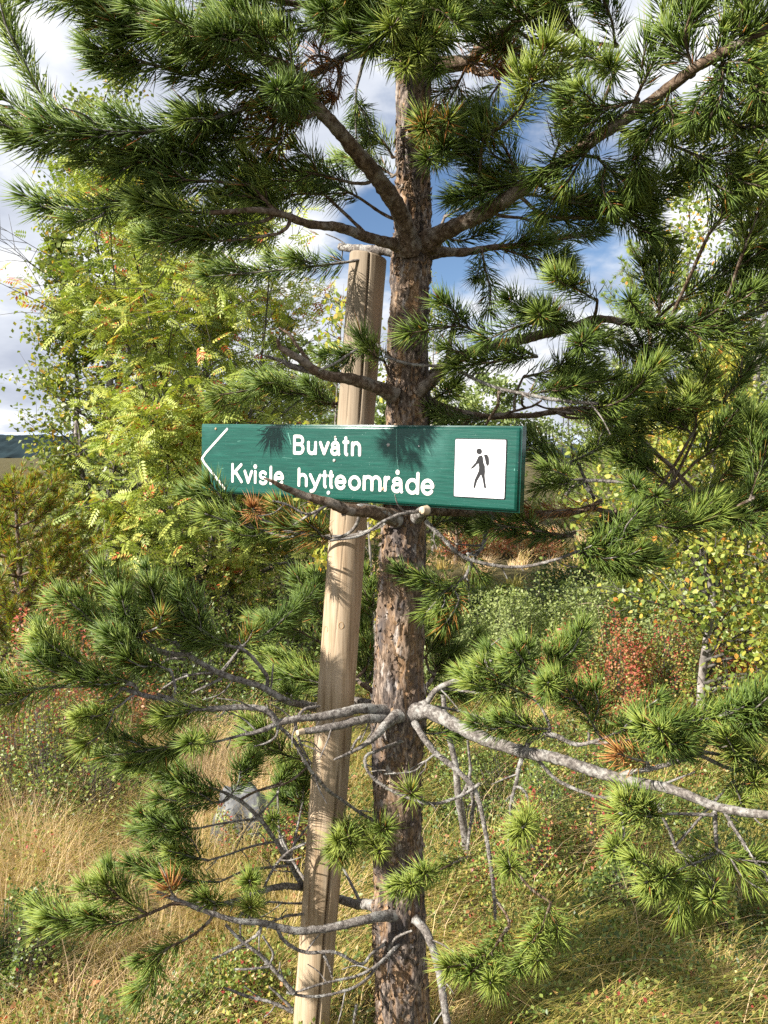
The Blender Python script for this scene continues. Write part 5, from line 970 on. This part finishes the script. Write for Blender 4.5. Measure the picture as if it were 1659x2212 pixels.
def ground_cover():
    n = 150000; y = 1.7 + 6 * RG.random(n) ** 1.1; x = RG.uniform(-.56, .56, n) * y; d = fbm(np.stack([x * 2.2, y * 2.2, x * 0], -1), 15, 3) + .14 * (heath(x, y) < 1)
    k = RG.random(n) < sstep(d, .38, .54) * .8 + .2; x, y, d = x[k], y[k], d[k]; n = len(x)
    p = np.stack([x, y, gz(x, y) + RG.uniform(0, .15, n) * (.4 + 1.2 * d) + .03 * d], -1); l = .0125 * RG.uniform(.6, 1.4, n) * (1 + (y - 1.7) * .12)
    v = np.clip(.5 + (fbm(np.stack([x * 3, y * 3, x * 0], -1), 16, 2) - .5) * .9 + RG.normal(0, .16, n), 0, 1)
    mb = MB(); leaves(mb, p, RG.normal(0, 1, (n, 3)) + [0, 0, .3], RG.normal(0, .7, (n, 3)) + [0, 0, 1], l, l * .65, v, .1); tag(mb.obj('ground_cover', M['bilberry']), kind='stuff')
    mb = MB(); n = 110; y = RG.uniform(2.0, 4.2, n); x = RG.uniform(-.5, .5, n) * y; p = np.stack([x, y, gz(x, y) + RG.uniform(.04, .11, n)], -1); l = RG.uniform(.018, .038, n)
    leaves(mb, p, RG.normal(0, 1, (n, 3)) * [1, 1, .3], RG.normal(0, .5, (n, 3)) + [0, 0, 1], l, l * .75, RG.random(n), .2); tag(mb.obj('fallen_leaves', M['litter']), kind='stuff')
ground_cover()
# rock behind the lower pine twigs
def build_rock():
    x, y = G(530, 1900); mb = MB(); nu, nv = 40, 24; u = np.linspace(0, 2 * math.pi, nu, endpoint=False); v = np.linspace(0, math.pi / 2 * 1.25, nv)
    Vv, U = np.meshgrid(v, u, indexing='ij'); d = np.stack([np.sin(Vv) * np.cos(U), np.sin(Vv) * np.sin(U), np.cos(Vv)], -1)
    r = 1 + (fbm(d * 2.6 + 4, 6, 4) - .5) * .5; p = d * r[..., None] * [.17, .14, .31]; p = p + [x, y + .2, -.02]; p[..., 0] += (p[..., 2]) * -.12
    i, j = np.meshgrid(np.arange(nv - 1), np.arange(nu), indexing='ij'); j2 = (j + 1) % nu
    mb.add(p, np.stack([i * nu + j, (i + 1) * nu + j, (i + 1) * nu + j2, i * nu + j2], -1).reshape(-1, 4)); o = mb.obj('rock', M['rock'], loc=(x, y + .2, 0)); tag(o, 'pale grey lichened rock standing in the grass left of the post', 'rock')
build_rock()
# dead twisted sapling behind the trunk
def sapling():
    b = base_at(1000, 3.0); t = thing('dead_sapling', tuple(b), 'bent grey dead sapling stem just right of the pine trunk', 'sapling'); mb = MB()
    pt = [P(1012, 1960, 3.0), P(1004, 1800, 3.0), P(990, 1720, 2.95), P(984, 1650, 2.95), P(965, 1570, 2.95), P(955, 1480, 2.95)]
    pt[0][2] = b[2]; tube(mb, smoothpath(pt, 8), np.linspace(.017, .008, 41), 9, .35, 4, bf=60); mb.obj('stem', M['deadwood'], t, smooth=True)
    mb = MB(); tube(mb, smoothpath([P(990, 1730, 2.95), P(1008, 1700, 2.93), P(1016, 1660, 2.92), P(1010, 1600, 2.9)], 7), np.linspace(.008, .004, 22), 8, .35, 5, bf=60); mb.obj('side_stem', M['deadwood'], t, smooth=True)
    x, y = G(1310, 1500); s = MB(); z = float(gz(x, y)); pts = smoothpath([(x, y, z), (x - .02, y, z + .25), (x - .07, y, z + .55)], 8); tube(s, pts, np.linspace(.003, .0015, len(pts)), 5); tp = pts[-1]
    tube(s, smoothpath([tp, tp + [-.05, 0, .02], tp + [-.13, 0, .01]], 5), .0015, 4); tube(s, smoothpath([tp, tp + [.06, 0, 0], tp + [.15, 0, -.05]], 5), .0015, 4)
    tag(s.obj('dry_stalk', M['cut'], loc=(x, y, z)), 'single tall straw-coloured stalk standing before the shrub mounds', 'stalk')
sapling()
